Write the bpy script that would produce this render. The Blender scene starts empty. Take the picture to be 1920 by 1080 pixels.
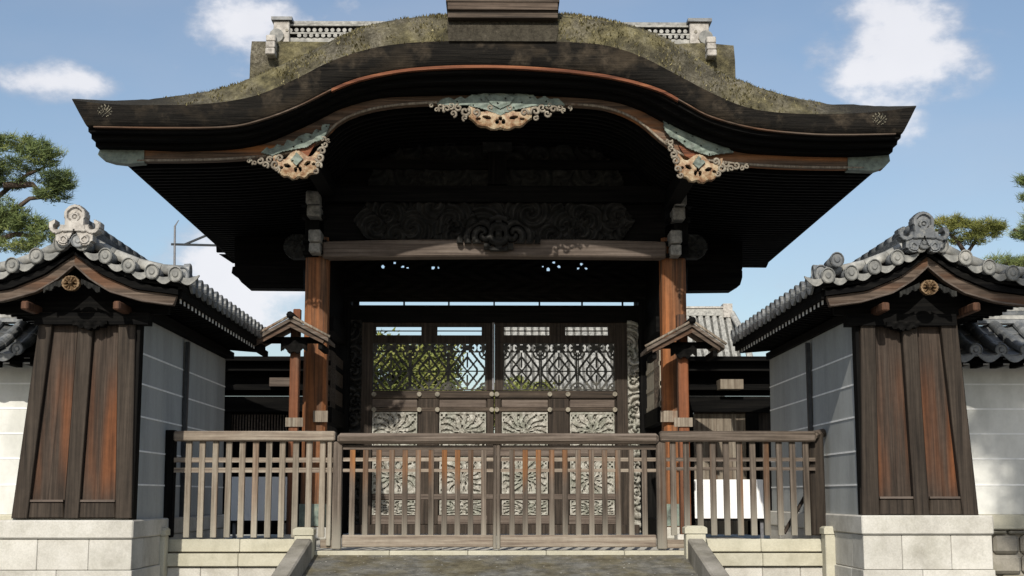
import bpy, math, random
import numpy as np
from mathutils import Vector, Matrix
rnd = random.Random(7)
nrs = np.random.RandomState(11)
S = bpy.context.scene
C = S.collection

# ------------------------------------------------------------------ camera
FPX = 2600.0
PITCH = math.atan(390 / FPX)
YAW = math.atan(31 / FPX * math.cos(PITCH))
EYE = Vector((0, 0, 1.6))
Fw = Vector((math.sin(YAW) * math.cos(PITCH), math.cos(YAW) * math.cos(PITCH), math.sin(PITCH)))
Rt = Vector((math.cos(YAW), -math.sin(YAW), 0))
Up = Rt.cross(Fw)
cd = bpy.data.cameras.new('camera')
cam = bpy.data.objects.new('camera', cd)
C.objects.link(cam)
cd.sensor_width = 36
cd.lens = 36 * FPX / 1920
cd.clip_end = 2000
m = Matrix((Rt, Up, -Fw)).transposed().to_4x4()
m.translation = EYE
cam.matrix_world = m
S.camera = cam

# ------------------------------------------------------------------ world, sun, exposure
SUN = Vector((0.16, 1, -0.66)).normalized()           # direction the light travels
elev = math.asin(-SUN.z)
sd = bpy.data.lights.new('sun', 'SUN')
sun = bpy.data.objects.new('sun', sd)
C.objects.link(sun)
sd.energy = 4.3
sd.angle = math.radians(0.55)
sd.color = (1.0, 0.94, 0.84)
sun.rotation_euler = SUN.to_track_quat('-Z', 'Y').to_euler()
sun.location = (-5, -10, 20)

world = bpy.data.worlds.new('World')
S.world = world
world.use_nodes = True
wt = world.node_tree
wt.nodes.clear()


def wn(t, **k):
    n = wt.nodes.new(t)
    for a, b in k.items():
        setattr(n, a, b)
    return n


def wmath(op, a, b=None, clamp=False):
    n = wn('ShaderNodeMath', operation=op, use_clamp=clamp)
    for i, v in enumerate((a, b)):
        if v is None:
            continue
        if isinstance(v, (int, float)):
            n.inputs[i].default_value = v
        else:
            wt.links.new(v, n.inputs[i])
    return n.outputs[0]


sky = wn('ShaderNodeTexSky', sky_type='NISHITA', sun_disc=False)
sky.sun_elevation = elev
sky.sun_rotation = math.atan2(-SUN.x, -SUN.y)
sky.air_density = 1.1
sky.dust_density = 1.2
sky.ozone_density = 2.2
bg1 = wn('ShaderNodeBackground')
bg1.inputs[1].default_value = 0.12
hsv = wn('ShaderNodeHueSaturation')
hsv.inputs['Saturation'].default_value = 0.92
wt.links.new(sky.outputs[0], hsv.inputs['Color'])
wt.links.new(hsv.outputs[0], bg1.inputs[0])
tc = wn('ShaderNodeTexCoord')
V = tc.outputs['Generated']


def pdir(px, py):
    return (Fw + Rt * ((px - 960) / FPX) - Up * ((py - 540) / FPX)).normalized()


nz = wn('ShaderNodeTexNoise')
nz.inputs['Scale'].default_value = 20
nz.inputs['Detail'].default_value = 8
nz.inputs['Roughness'].default_value = 0.58
mpn = wn('ShaderNodeMapping')
mpn.inputs['Scale'].default_value = (1, 1, 1.6)
wt.links.new(V, mpn.inputs[0])
wt.links.new(mpn.outputs[0], nz.inputs['Vector'])
noisev = nz.outputs['Fac']
# (px, py, half width px, half height px, strength): where the clouds stand in the sky
CL = [(1690, 105, 170, 95, 1.35), (1660, 25, 120, 60, .8), (1590, 135, 80, 55, .7), (1760, 130, 100, 55, .8), (1700, 235, 80, 90, .45), (470, 45, 120, 85, 1.25),
      (440, 130, 120, 55, .5), (630, 10, 80, 45, .6), (105, 152, 125, 45, .95), (330, 120, 60, 35, .4), (430, 545, 220, 130, 1.15),
      (300, 470, 90, 50, .4), (1855, 335, 50, 35, .35), (1420, 560, 160, 60, .3), (2300, 200, 260, 90, .9), (-350, 60, 240, 80, .9),
      (900, -350, 500, 120, .8), (-700, 500, 300, 90, .7), (2600, 600, 300, 90, .7)]
acc = None
for (px, py, hw, hh, st) in CL:
    c = pdir(px, py)
    sub = wn('ShaderNodeVectorMath', operation='SUBTRACT')
    wt.links.new(V, sub.inputs[0])
    sub.inputs[1].default_value = c
    mul = wn('ShaderNodeVectorMath', operation='MULTIPLY')
    wt.links.new(sub.outputs[0], mul.inputs[0])
    mul.inputs[1].default_value = (FPX / hw, FPX / hw, FPX / hh)
    ln = wn('ShaderNodeVectorMath', operation='LENGTH')
    wt.links.new(mul.outputs[0], ln.inputs[0])
    v = wmath('SUBTRACT', 1.25, ln.outputs['Value'])
    v = wmath('MULTIPLY', wmath('MAXIMUM', v, 0), st)
    acc = v if acc is None else wmath('MAXIMUM', acc, v)
# density from placed masses broken by noise
d = wmath('ADD', acc, wmath('MULTIPLY', wmath('SUBTRACT', noisev, 0.5), 3.0))
d = wmath('MULTIPLY', d, wmath('MULTIPLY', acc, 2.2, True))
mr = wn('ShaderNodeMapRange', interpolation_type='SMOOTHSTEP')
wt.links.new(d, mr.inputs[0])
mr.inputs[1].default_value = 0.05
mr.inputs[2].default_value = 1.15
mr.inputs[4].default_value = 0.92
# thin haze streaks everywhere
nz2 = wn('ShaderNodeTexNoise')
nz2.inputs['Scale'].default_value = 5
nz2.inputs['Detail'].default_value = 6
mp2 = wn('ShaderNodeMapping')
mp2.inputs['Scale'].default_value = (1, 1, 2.6)
wt.links.new(V, mp2.inputs[0])
wt.links.new(mp2.outputs[0], nz2.inputs['Vector'])
thin = wmath('MULTIPLY', wmath('SUBTRACT', nz2.outputs['Fac'], 0.42, True), 0.7)
dens = wmath('MAXIMUM', mr.outputs[0], thin, True)
shade = wn('ShaderNodeMix', data_type='RGBA')
nz3 = wn('ShaderNodeTexNoise')
nz3.inputs['Scale'].default_value = 9
nz3.inputs['Detail'].default_value = 5
wt.links.new(V, nz3.inputs['Vector'])
sm = wn('ShaderNodeMapRange', interpolation_type='SMOOTHSTEP')
wt.links.new(wmath('ADD', wmath('MULTIPLY', nz3.outputs['Fac'], .5), wmath('MULTIPLY', mr.outputs[0], .42)), sm.inputs[0])
sm.inputs[1].default_value = 0.2
sm.inputs[2].default_value = 0.7
wt.links.new(sm.outputs[0], shade.inputs[0])
shade.inputs[6].default_value = (0.50, 0.53, 0.62, 1)
shade.inputs[7].default_value = (0.9, 0.9, 0.94, 1)
bg2 = wn('ShaderNodeBackground')
wt.links.new(shade.outputs[2], bg2.inputs[0])
mix = wn('ShaderNodeMixShader')
wt.links.new(dens, mix.inputs[0])
wt.links.new(bg1.outputs[0], mix.inputs[1])
wt.links.new(bg2.outputs[0], mix.inputs[2])
wo = wn('ShaderNodeOutputWorld')
wt.links.new(mix.outputs[0], wo.inputs[0])

S.view_settings.view_transform = 'Standard'
S.view_settings.look = 'None'
S.view_settings.gamma = 1
S.view_settings.use_curve_mapping = False
S.view_settings.exposure = 0.0
S.render.engine = 'CYCLES'

# ------------------------------------------------------------------ helpers


def W(px, py, Y):
    """a place in the world: seen at (px, py) of the 1920 px photograph and standing at depth Y"""
    d = Fw + Rt * ((px - 960) / FPX) - Up * ((py - 540) / FPX)
    p = EYE + d * (Y / d.y)
    return p


def wl(o):
    v = Vector((0, 0, 0))
    while o:
        v += o.location
        o = o.parent
    return v


class MB:
    def __init__(s):
        s.v = []
        s.f = []

    def quad(s, a, b, c, d):
        i = len(s.v)
        s.v += [tuple(a), tuple(b), tuple(c), tuple(d)]
        s.f.append((i, i + 1, i + 2, i + 3))

    def box(s, x0, x1, y0, y1, z0, z1):
        if x0 > x1: x0, x1 = x1, x0
        if z0 > z1: z0, z1 = z1, z0
        s.hexa([(x0, z0), (x1, z0), (x1, z1), (x0, z1)], y0, y1)
        return s

    def hexa(s, pts, y0, y1):
        """polygon (x,z) list extruded from y0 (front) to y1"""
        n = len(pts)
        i = len(s.v)
        s.v += [(p[0], y0, p[1]) for p in pts] + [(p[0], y1, p[1]) for p in pts]
        s.f.append(tuple(i + k for k in range(n)))
        s.f.append(tuple(i + n + k for k in reversed(range(n))))
        for k in range(n):
            l = (k + 1) % n
            s.f.append((i + k, i + n + k, i + n + l, i + l))
        return s

    def strip(s, A, B, y0, y1):
        """curved board between 2 curves of (x,z) points"""
        n = len(A)
        i = len(s.v)
        for (a, b) in zip(A, B):
            s.v += [(a[0], y0, a[1]), (b[0], y0, b[1]), (b[0], y1, b[1]), (a[0], y1, a[1])]
        for k in range(n - 1):
            a = i + 4 * k
            b = a + 4
            for q in range(4):
                r = (q + 1) % 4
                s.f.append((a + q, a + r, b + r, b + q))
        s.f.append((i, i + 3, i + 2, i + 1))
        e = i + 4 * (n - 1)
        s.f.append((e, e + 1, e + 2, e + 3))
        return s

    def loft(s, curves, close=False):
        """curves: list of lists of 3d points of the same length"""
        n = len(curves[0])
        i = len(s.v)
        for c in curves:
            s.v += [tuple(p) for p in c]
        k = len(curves)
        for r in range(k if close else k - 1):
            a = i + r * n
            b = i + ((r + 1) % k) * n
            for q in range(n - 1):
                s.f.append((a + q, a + q + 1, b + q + 1, b + q))
        if close:
            s.f.append(tuple(i + r * n for r in range(k)))
            s.f.append(tuple(i + r * n + n - 1 for r in reversed(range(k))))
        return s

    def tube(s, path, r, sides=8, cap=True):
        path = [Vector(p) for p in path]
        rs = r if isinstance(r, (list, tuple)) else [r] * len(path)
        i = len(s.v)
        n = len(path)
        up = Vector((0.123, 0.31, 0.94)).normalized()
        for k, p in enumerate(path):
            t = (path[min(k + 1, n - 1)] - path[max(k - 1, 0)]).normalized()
            a = t.cross(up)
            if a.length < 0.05:
                a = t.cross(Vector((1, 0, 0)))
            a.normalize()
            b = t.cross(a)
            for q in range(sides):
                an = 2 * math.pi * q / sides
                s.v.append(tuple(p + (a * math.cos(an) + b * math.sin(an)) * rs[k]))
        for k in range(n - 1):
            for q in range(sides):
                l = (q + 1) % sides
                s.f.append((i + k * sides + q, i + k * sides + l, i + (k + 1) * sides + l, i + (k + 1) * sides + q))
        if cap:
            s.f.append(tuple(i + q for q in reversed(range(sides))))
            s.f.append(tuple(i + (n - 1) * sides + q for q in range(sides)))
        return s

    def build(s, name, mat, parent=None, smooth=False, bevel=0.0, loc=None):
        me = bpy.data.meshes.new(name)
        off = wl(parent) if parent else Vector((0, 0, 0))
        if loc is not None:
            off = Vector((0, 0, 0))
        me.from_pydata([(a - off.x, b - off.y, c - off.z) for a, b, c in s.v], [], s.f)
        me.update()
        me.materials.append(mat)
        if smooth:
            me.polygons.foreach_set('use_smooth', [True] * len(me.polygons))
        o = bpy.data.objects.new(name, me)
        C.objects.link(o)
        o.parent = parent
        if loc is not None:
            o.location = Vector(loc) - wl(parent)
        if bevel:
            b = o.modifiers.new('bevel', 'BEVEL')
            b.width = bevel
            b.segments = 1
            b.limit_method = 'ANGLE'
        return o


def inst(o, loc, parent, rotz=0, roty=0, scale=None):
    c = o.copy()
    C.objects.link(c)
    c.parent = parent
    c.location = Vector(loc) - wl(parent)
    c.rotation_euler = (0, roty, rotz)
    if scale:
        c.scale = scale
    return c


def thing(name, label, cat, loc, group=None):
    o = bpy.data.objects.new(name, None)
    C.objects.link(o)
    o.location = loc
    o.empty_display_size = 0.3
    o['label'] = label
    o['category'] = cat
    if group:
        o['group'] = group
    return o


def tag(o, label=None, cat=None, group=None, kind=None):
    if label: o['label'] = label
    if cat: o['category'] = cat
    if group: o['group'] = group
    if kind: o['kind'] = kind
    return o


def pb(mb, px0, py0, px1, py1, Y, dep):
    """upright box whose front face at depth Y spans the given measured rectangle"""
    mid = (py0 + py1) / 2
    x0 = W(px0, mid, Y).x
    x1 = W(px1, mid, Y).x
    pm = (px0 + px1) / 2
    z0 = W(pm, py1, Y).z
    z1 = W(pm, py0, Y).z
    mb.box(x0, x1, Y, Y + dep, z0, z1)
    return mb


def pp(mb, pts, Y, dep):
    q = [W(a, b, Y) for a, b in pts]
    mb.hexa([(p.x, p.z) for p in reversed(q)], Y, Y + dep)
    return mb


def spline(pts, n):
    """catmull-rom through points, resampled n times evenly in the first coordinate"""
    P = [Vector((a, b)) for a, b in pts]
    P = [P[0] * 2 - P[1]] + P + [P[-1] * 2 - P[-2]]
    xs, ys = [], []
    for i in range(1, len(P) - 2):
        p0, p1, p2, p3 = P[i - 1:i + 3]
        for k in range(12):
            t = k / 12
            q = 0.5 * ((2 * p1) + (p2 - p0) * t + (2 * p0 - 5 * p1 + 4 * p2 - p3) * t * t + (3 * p1 - p0 - 3 * p2 + p3) * t ** 3)
            xs.append(q.x)
            ys.append(q.y)
    xs.append(P[-2].x)
    ys.append(P[-2].y)
    X = np.linspace(xs[0], xs[-1], n)
    return [(float(x), float(y)) for x, y in zip(X, np.interp(X, xs, ys))]


def relief(x0, x1, z0, z1, Y, thick, depth, cell, fn):
    """carved board facing -Y. fn(x,z arrays in metres from the centre) -> height 0..1, mask"""
    nx = max(2, int((x1 - x0) / cell))
    nz_ = max(2, int((z1 - z0) / cell))
    xs = np.linspace(x0, x1, nx + 1)
    zs = np.linspace(z0, z1, nz_ + 1)
    cx, cz = (x0 + x1) / 2, (z0 + z1) / 2
    X, Z = np.meshgrid(xs, zs)
    H, _ = fn(X - cx, Z - cz)
    Xc, Zc = np.meshgrid((xs[1:] + xs[:-1]) / 2, (zs[1:] + zs[:-1]) / 2)
    _, Mk = fn(Xc - cx, Zc - cz)
    mb = MB()
    w = nx + 1
    yy = Y - H * depth
    mb.v = [(float(X[j, i]), float(yy[j, i]), float(Z[j, i])) for j in range(nz_ + 1) for i in range(w)]
    N = len(mb.v)
    mb.v += [(float(X[j, i]), Y + thick, float(Z[j, i])) for j in range(nz_ + 1) for i in range(w)]
    for j in range(nz_):
        for i in range(nx):
            if not Mk[j, i]:
                continue
            a = j * w + i
            q = (a, a + 1, a + w + 1, a + w)
            mb.f.append(q)
            mb.f.append(tuple(N + t for t in reversed(q)))
            if j == 0 or not Mk[j - 1, i]: mb.f.append((a, N + a, N + a + 1, a + 1))
            if j == nz_ - 1 or not Mk[j + 1, i]: mb.f.append((a + w, a + w + 1, N + a + w + 1, N + a + w))
            if i == 0 or not Mk[j, i - 1]: mb.f.append((a, a + w, N + a + w, N + a))
            if i == nx - 1 or not Mk[j, i + 1]: mb.f.append((a + 1, N + a + 1, N + a + w + 1, a + w + 1))
    return mb


# ------------------------------------------------------------------ materials
def mat(name, build, rough=0.8, spec=0.25):
    m = bpy.data.materials.new(name)
    m.use_nodes = True
    nt = m.node_tree
    b = nt.nodes['Principled BSDF']
    b.inputs['Roughness'].default_value = rough
    b.inputs['Specular IOR Level'].default_value = spec

    class G:
        pass
    g = G()
    g.nt, g.b = nt, b
    g.tc = nt.nodes.new('ShaderNodeTexCoord')
    g.oi = nt.nodes.new('ShaderNodeObjectInfo')

    def coords(scale=(1, 1, 1), rand=True):
        mp = nt.nodes.new('ShaderNodeMapping')
        mp.inputs['Scale'].default_value = scale
        nt.links.new(g.tc.outputs['Object'], mp.inputs['Vector'])
        if rand:
            cb = nt.nodes.new('ShaderNodeMath')
            cb.operation = 'MULTIPLY'
            nt.links.new(g.oi.outputs['Random'], cb.inputs[0])
            cb.inputs[1].default_value = 37.0
            nt.links.new(cb.outputs[0], mp.inputs['Location'])
        return mp.outputs[0]

    def noise(scale, detail=5, rough=.55, sc=(1, 1, 1), dist=0, rand=True):
        n = nt.nodes.new('ShaderNodeTexNoise')
        n.inputs['Scale'].default_value = scale
        n.inputs['Detail'].default_value = detail
        n.inputs['Roughness'].default_value = rough
        n.inputs['Distortion'].default_value = dist
        nt.links.new(coords(sc, rand), n.inputs['Vector'])
        return n.outputs['Fac']

    def ramp(fac, stops):
        r = nt.nodes.new('ShaderNodeValToRGB')
        e = r.color_ramp.elements
        while len(e) < len(stops):
            e.new(0.5)
        for q, (p, c) in zip(e, stops):
            q.position = p
            q.color = (*c, 1) if len(c) == 3 else c
        nt.links.new(fac, r.inputs[0])
        return r.outputs[0]

    def mixc(fac, a, b_, mode='MIX'):
        n = nt.nodes.new('ShaderNodeMix')
        n.data_type = 'RGBA'
        n.blend_type = mode
        for i, v in ((0, fac), (6, a), (7, b_)):
            if isinstance(v, (int, float)):
                n.inputs[i].default_value = v
            elif isinstance(v, tuple):
                n.inputs[i].default_value = (*v, 1)
            else:
                nt.links.new(v, n.inputs[i])
        return n.outputs[2]

    def mth(op, a, b_=None, clamp=False):
        n = nt.nodes.new('ShaderNodeMath')
        n.operation = op
        n.use_clamp = clamp
        for i, v in enumerate((a, b_)):
            if v is None: continue
            if isinstance(v, (int, float)):
                n.inputs[i].default_value = v
            else:
                nt.links.new(v, n.inputs[i])
        return n.outputs[0]

    def bump(h, strength=.4, dist=.01):
        n = nt.nodes.new('ShaderNodeBump')
        n.inputs['Strength'].default_value = strength
        n.inputs['Distance'].default_value = dist
        nt.links.new(h, n.inputs['Height'])
        nt.links.new(n.outputs[0], b.inputs['Normal'])
    g.noise, g.ramp, g.mixc, g.mth, g.bump, g.coords = noise, ramp, mixc, mth, bump, coords
    col = build(g)
    if col is not None:
        nt.links.new(col, b.inputs['Base Color'])
    return m


_spec = {}


def wood(name, dark, mid, light, axis='Z', orange=None, rough=.75, oamt=(.5, .7), perobj=0.35, fine=22, zwin=None, bleach=None):
    al, ac = 0.7, fine
    sc = {'X': (al, ac, ac), 'Y': (ac, al, ac), 'Z': (ac, ac, al)}[axis]
    sb = {'X': (.35, 5, 5), 'Y': (5, .35, 5), 'Z': (5, 5, .35)}[axis]

    def f(g):
        n1 = g.noise(1.6, 7, .65, sc)
        n2 = g.noise(1.0, 4, .5, sb, rand=not zwin)
        n3 = g.noise(14, 5, .7)
        c = g.ramp(n1, [(.32, dark), (.5, mid), (.7, light)])
        if orange:
            fac = g.ramp(n2, [(oamt[0], (0, 0, 0)), (oamt[1], (1, 1, 1))])
            if zwin:
                sp = g.nt.nodes.new('ShaderNodeSeparateXYZ')
                g.nt.links.new(g.tc.outputs['Object'], sp.inputs[0])
                for (lo_, hi_) in ((zwin[0], zwin[1]), (zwin[3], zwin[2])):
                    mr_ = g.nt.nodes.new('ShaderNodeMapRange')
                    mr_.interpolation_type = 'SMOOTHSTEP'
                    g.nt.links.new(g.mth('ADD', sp.outputs[2], g.mth('MULTIPLY', g.noise(1.0, 3, .5, (7, 7, .3), rand=False), .5)), mr_.inputs[0])
                    mr_.inputs[1].default_value = lo_ + .25
                    mr_.inputs[2].default_value = hi_ + .25
                    fac = g.mth('MULTIPLY', fac, mr_.outputs[0])
            oc = g.ramp(n1, [(.3, tuple(v * .45 for v in orange)), (.6, orange)])
            c = g.mixc(fac, c, oc)
        if bleach:
            sp = g.nt.nodes.new('ShaderNodeSeparateXYZ')
            g.nt.links.new(g.tc.outputs['Object'], sp.inputs[0])
            mr_ = g.nt.nodes.new('ShaderNodeMapRange')
            mr_.interpolation_type = 'SMOOTHSTEP'
            g.nt.links.new(g.mth('ADD', sp.outputs[2], g.mth('MULTIPLY', n3, .2)), mr_.inputs[0])
            mr_.inputs[1].default_value = bleach + .1
            mr_.inputs[2].default_value = .08
            c = g.mixc(g.mth('MULTIPLY', mr_.outputs[0], .6), c, (.36, .34, .28))
        c = g.mixc(.35, c, g.ramp(n3, [(.3, (.35, .35, .35)), (.7, (1, 1, 1))]), 'MULTIPLY')
        rv = g.mth('ADD', g.mth('MULTIPLY', g.oi.outputs['Random'], perobj), 1 - perobj * .5)
        hs = g.nt.nodes.new('ShaderNodeHueSaturation')
        g.nt.links.new(c, hs.inputs['Color'])
        g.nt.links.new(rv, hs.inputs['Value'])
        g.bump(n1, .5, .006)
        return hs.outputs[0]
    return mat(name, f, rough, .04 if light[0] < .05 else .2)


M = {}
BLK = ((.003, .003, .0035), (.007, .0068, .0065), (.014, .013, .012))  # darker than the wood itself: deep shade under the roof is in the colour
M['black'] = wood('shade_black_wood', *BLK, axis='X', rough=.8)
M['blackz'] = wood('shade_black_post_wood', *BLK, axis='Z', rough=.8)
M['blackrail'] = wood('dark_door_wood', (.02, .017, .014), (.06, .045, .034), (.13, .1, .075), axis='X')
M['doorz'] = wood('dark_door_stile_wood', (.014, .011, .009), (.038, .029, .022), (.075, .057, .045), axis='Z')
M['orange'] = wood('orange_post_wood', (.04, .028, .021), (.12, .063, .035), (.22, .12, .065), 'Z', orange=(.4, .145, .05), oamt=(.42, .62), perobj=.1)
M['redpost'] = wood('red_brown_post_wood', (.035, .022, .017), (.1, .055, .035), (.17, .1, .065), 'Z', orange=(.25, .09, .04), oamt=(.45, .65), perobj=.2)
M['panel'] = wood('weathered_panel_wood', (.022, .016, .012), (.05, .036, .027), (.085, .064, .05), 'Z', orange=(.17, .065, .027), oamt=(.37, .6), perobj=.2, zwin=(1.5, 1.95, 2.35, 3.0))
M['stile'] = wood('weathered_stile_wood', (.017, .013, .01), (.042, .032, .024), (.072, .056, .043), 'Z', perobj=.3)
M['barge'] = wood('bargeboard_wood', (.035, .024, .018), (.12, .08, .055), (.24, .16, .11), 'X', orange=(.42, .17, .06), oamt=(.49, .62), perobj=.1)
M['giltdark'] = mat('dull_gilt_carving', lambda g: g.ramp(g.noise(20, 6, .7), [(.3, (.04, .028, .018)), (.5, (.16, .1, .05)), (.7, (.3, .22, .13))]), .7, .3)
M['brown'] = wood('brown_nose_wood', (.03, .015, .01), (.1, .05, .03), (.2, .1, .06), 'Z', perobj=.2)
M['bargegrey'] = wood('wing_bargeboard_wood', (.035, .025, .018), (.09, .065, .048), (.17, .13, .1), 'X', orange=(.15, .07, .035), oamt=(.5, .7), perobj=.1)
M['beam'] = wood('weathered_beam_wood', (.06, .045, .037), (.125, .098, .08), (.19, .155, .13), 'X', perobj=.15)
M['sidewood'] = wood('sunlit_side_panel_wood', (.2, .17, .13), (.38, .34, .27), (.5, .46, .38), 'Z', perobj=.1)  # wood lightened: grazing sun on the right panel is put into the colour
M['edge'] = wood('red_edge_strip', (.04, .016, .01), (.17, .06, .03), (.3, .12, .055), 'X', perobj=.1)
M['fence'] = wood('grey_fence_wood', (.11, .086, .064), (.24, .2, .155), (.38, .34, .275), 'Z', orange=(.22, .12, .07), oamt=(.58, .74), perobj=.35, bleach=.5)
M['fencex'] = wood('grey_fence_rail_wood', (.13, .095, .075), (.27, .22, .17), (.42, .37, .30), 'X', perobj=.15)
M['fenced'] = wood('brown_fence_wood', (.035, .027, .021), (.105, .083, .065), (.195, .16, .13), 'Z', orange=(.24, .11, .045), oamt=(.6, .78), perobj=.4, bleach=.5)
M['fencec'] = wood('centre_slat_wood', (.04, .031, .023), (.115, .09, .07), (.21, .175, .14), 'Z', orange=(.27, .12, .045), oamt=(.42, .62), perobj=.4, zwin=(.58, .9, 1.1, 1.5), bleach=.5)
M['railtop'] = wood('dark_fence_rail_wood', (.05, .038, .029), (.12, .094, .073), (.22, .18, .15), 'X', perobj=.15)


def f_bark(g):
    n1 = g.noise(2, 7, .7, (1.2, 1.2, 40), rand=False)
    n2 = g.noise(3, 5, .6, rand=False)
    n3 = g.noise(9, 6, .7, rand=False)
    c = g.ramp(n1, [(.3, (.006, .006, .006)), (.55, (.018, .0165, .0145)), (.8, (.045, .037, .029))])
    fac = g.ramp(n2, [(.5, (0, 0, 0)), (.72, (1, 1, 1))])
    c = g.mixc(g.mth('MULTIPLY', fac, .7), c, g.ramp(n3, [(.35, (.03, .024, .018)), (.7, (.17, .135, .095))]))
    n4 = g.noise(1.1, 4, .6, (1, 1, 1.5), rand=False)
    c = g.mixc(g.ramp(n4, [(.5, (0, 0, 0)), (.66, (.55, .55, .55))]), c, (.075, .058, .04))
    g.bump(n1, .8, .02)
    return c


M['bark'] = mat('cypress_bark_edge', f_bark, .95, .03)


def f_skirt(g):
    n1 = g.noise(2.5, 7, .7, (3, 1, 1), rand=False)
    n2 = g.noise(20, 6, .75, rand=False)
    c = g.ramp(n1, [(.3, (.02, .018, .014)), (.5, (.055, .048, .037)), (.7, (.1, .09, .065))])
    c = g.mixc(.5, c, g.ramp(n2, [(.35, (.025, .022, .017)), (.6, (.09, .08, .06)), (.78, (.2, .18, .14))]))
    g.bump(g.mth('ADD', n1, n2), 1, .03)
    return c


M['skirt'] = mat('bark_under_ridge', f_skirt, .95, .03)


def f_moss(g):
    n1 = g.noise(6, 8, .7, (1, .6, 1), rand=False)
    n2 = g.noise(1.3, 5, .6, rand=False)
    n3 = g.noise(28, 6, .75, (1, .35, 1), rand=False)
    c = g.ramp(n1, [(.3, (.045, .042, .03)), (.45, (.14, .125, .07)), (.57, (.25, .22, .12)), (.75, (.38, .35, .24))])
    c2 = g.ramp(n3, [(.3, (.045, .04, .032)), (.55, (.22, .2, .155)), (.75, (.5, .46, .38))])
    c = g.mixc(g.ramp(n2, [(.42, (0, 0, 0)), (.6, (.85, .85, .85))]), c, c2)
    n4 = g.noise(3.2, 7, .7, rand=False)
    c = g.mixc(g.ramp(n4, [(.4, (.75, .75, .75)), (.56, (0, 0, 0))]), c, (.055, .05, .036))
    sp = g.nt.nodes.new('ShaderNodeSeparateXYZ')
    g.nt.links.new(g.tc.outputs['Object'], sp.inputs[0])
    ax_ = g.mth('ABSOLUTE', g.mth('ADD', sp.outputs[0], -.1))
    mr_ = g.nt.nodes.new('ShaderNodeMapRange')
    g.nt.links.new(g.mth('ADD', ax_, n1), mr_.inputs[0])
    mr_.inputs[1].default_value = 4.0
    mr_.inputs[2].default_value = 4.5
    c = g.mixc(mr_.outputs[0], c, (.05, .047, .04))
    g.bump(g.mth('ADD', n1, n3), 1, .05)
    return c


M['moss'] = mat('mossy_bark_roof', f_moss, .95, .05)


def f_plaster(g):
    n1 = g.noise(1.6, 6, .6, (1, 1, .5), rand=False)
    n2 = g.noise(22, 5, .6, rand=False)
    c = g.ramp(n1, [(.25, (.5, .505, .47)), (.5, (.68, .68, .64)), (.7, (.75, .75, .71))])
    c = g.mixc(.12, c, g.ramp(n2, [(.3, (.4, .4, .4)), (.6, (1, 1, 1))]), 'MULTIPLY')
    n5 = g.noise(1.0, 5, .55, (3.5, 3.5, .6), rand=False)
    c = g.mixc(.32, c, g.ramp(n5, [(.36, (.62, .61, .57)), (.56, (1, 1, 1))]), 'MULTIPLY')
    g.bump(n2, .25, .004)
    return c


M['plaster'] = mat('white_plaster', f_plaster, .9, .1)


def f_plaster2(g):  # white plaster darkened, shade of the wing walls' sides put into the colour
    n1 = g.noise(1.3, 6, .6, (1, 1, .5), rand=False)
    n2 = g.noise(22, 5, .6, rand=False)
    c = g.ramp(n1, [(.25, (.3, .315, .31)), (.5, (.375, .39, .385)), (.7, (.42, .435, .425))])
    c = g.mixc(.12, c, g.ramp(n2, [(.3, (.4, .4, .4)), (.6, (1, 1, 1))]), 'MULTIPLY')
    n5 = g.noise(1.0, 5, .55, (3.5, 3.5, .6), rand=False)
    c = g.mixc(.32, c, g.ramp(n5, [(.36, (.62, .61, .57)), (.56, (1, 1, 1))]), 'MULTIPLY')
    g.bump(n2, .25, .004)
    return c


M['plaster_shade'] = mat('shaded_white_plaster', f_plaster2, .9, .1)
M['stripe'] = mat('plaster_stripe', lambda g: g.ramp(g.noise(9, 4), [(.3, (.7, .71, .7)), (.6, (.86, .86, .84))]), .85, .1)


def stone(name, a, b, c, spk=.35, moss=0.0):
    def f(g):
        n1 = g.noise(2.2, 7, .65)
        n2 = g.noise(60, 4, .7)
        n3 = g.noise(3.1, 6, .7)
        col = g.ramp(n1, [(.28, a), (.5, b), (.72, c)])
        col = g.mixc(spk, col, g.ramp(n2, [(.3, (.5, .5, .48)), (.6, (1, 1, 1))]), 'MULTIPLY')
        if moss:
            col = g.mixc(g.mth('MULTIPLY', g.ramp(n3, [(.48, (0, 0, 0)), (.66, (1, 1, 1))]), moss), col, (.16, .15, .085))
        rv = g.mth('ADD', g.mth('MULTIPLY', g.oi.outputs['Random'], .16), .9)
        hs = g.nt.nodes.new('ShaderNodeHueSaturation')
        g.nt.links.new(col, hs.inputs['Color'])
        g.nt.links.new(rv, hs.inputs['Value'])
        g.bump(g.mth('ADD', n1, g.mth('MULTIPLY', n2, .3)), .5, .012)
        return hs.outputs[0]
    return mat(name, f, .88, .2)


M['stone'] = stone('pale_granite', (.4, .38, .335), (.57, .55, .495), (.65, .63, .58), .35, .2)
M['stoney'] = stone('yellowish_granite', (.36, .34, .26), (.5, .475, .375), (.58, .555, .45), .25, .2)
M['rubble'] = stone('grey_rubble_stone', (.14, .13, .115), (.27, .25, .21), (.4, .37, .31), .3, .5)
def f_ramp(g):
    n1 = g.noise(2.0, 8, .7)
    n2 = g.noise(7, 7, .75)
    n3 = g.noise(90, 4, .7)
    c = g.ramp(n2, [(.3, (.09, .088, .078)), (.5, (.18, .175, .155)), (.72, (.33, .32, .28))])
    c = g.mixc(g.ramp(n1, [(.42, (0, 0, 0)), (.6, (.8, .8, .8))]), c, g.ramp(n2, [(.35, (.085, .07, .04)), (.65, (.22, .19, .11))]))
    c = g.mixc(.5, c, g.ramp(n3, [(.35, (.35, .35, .35)), (.6, (1, 1, 1))]), 'MULTIPLY')
    g.bump(g.mth('ADD', n2, n3), .8, .01)
    return c


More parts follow.
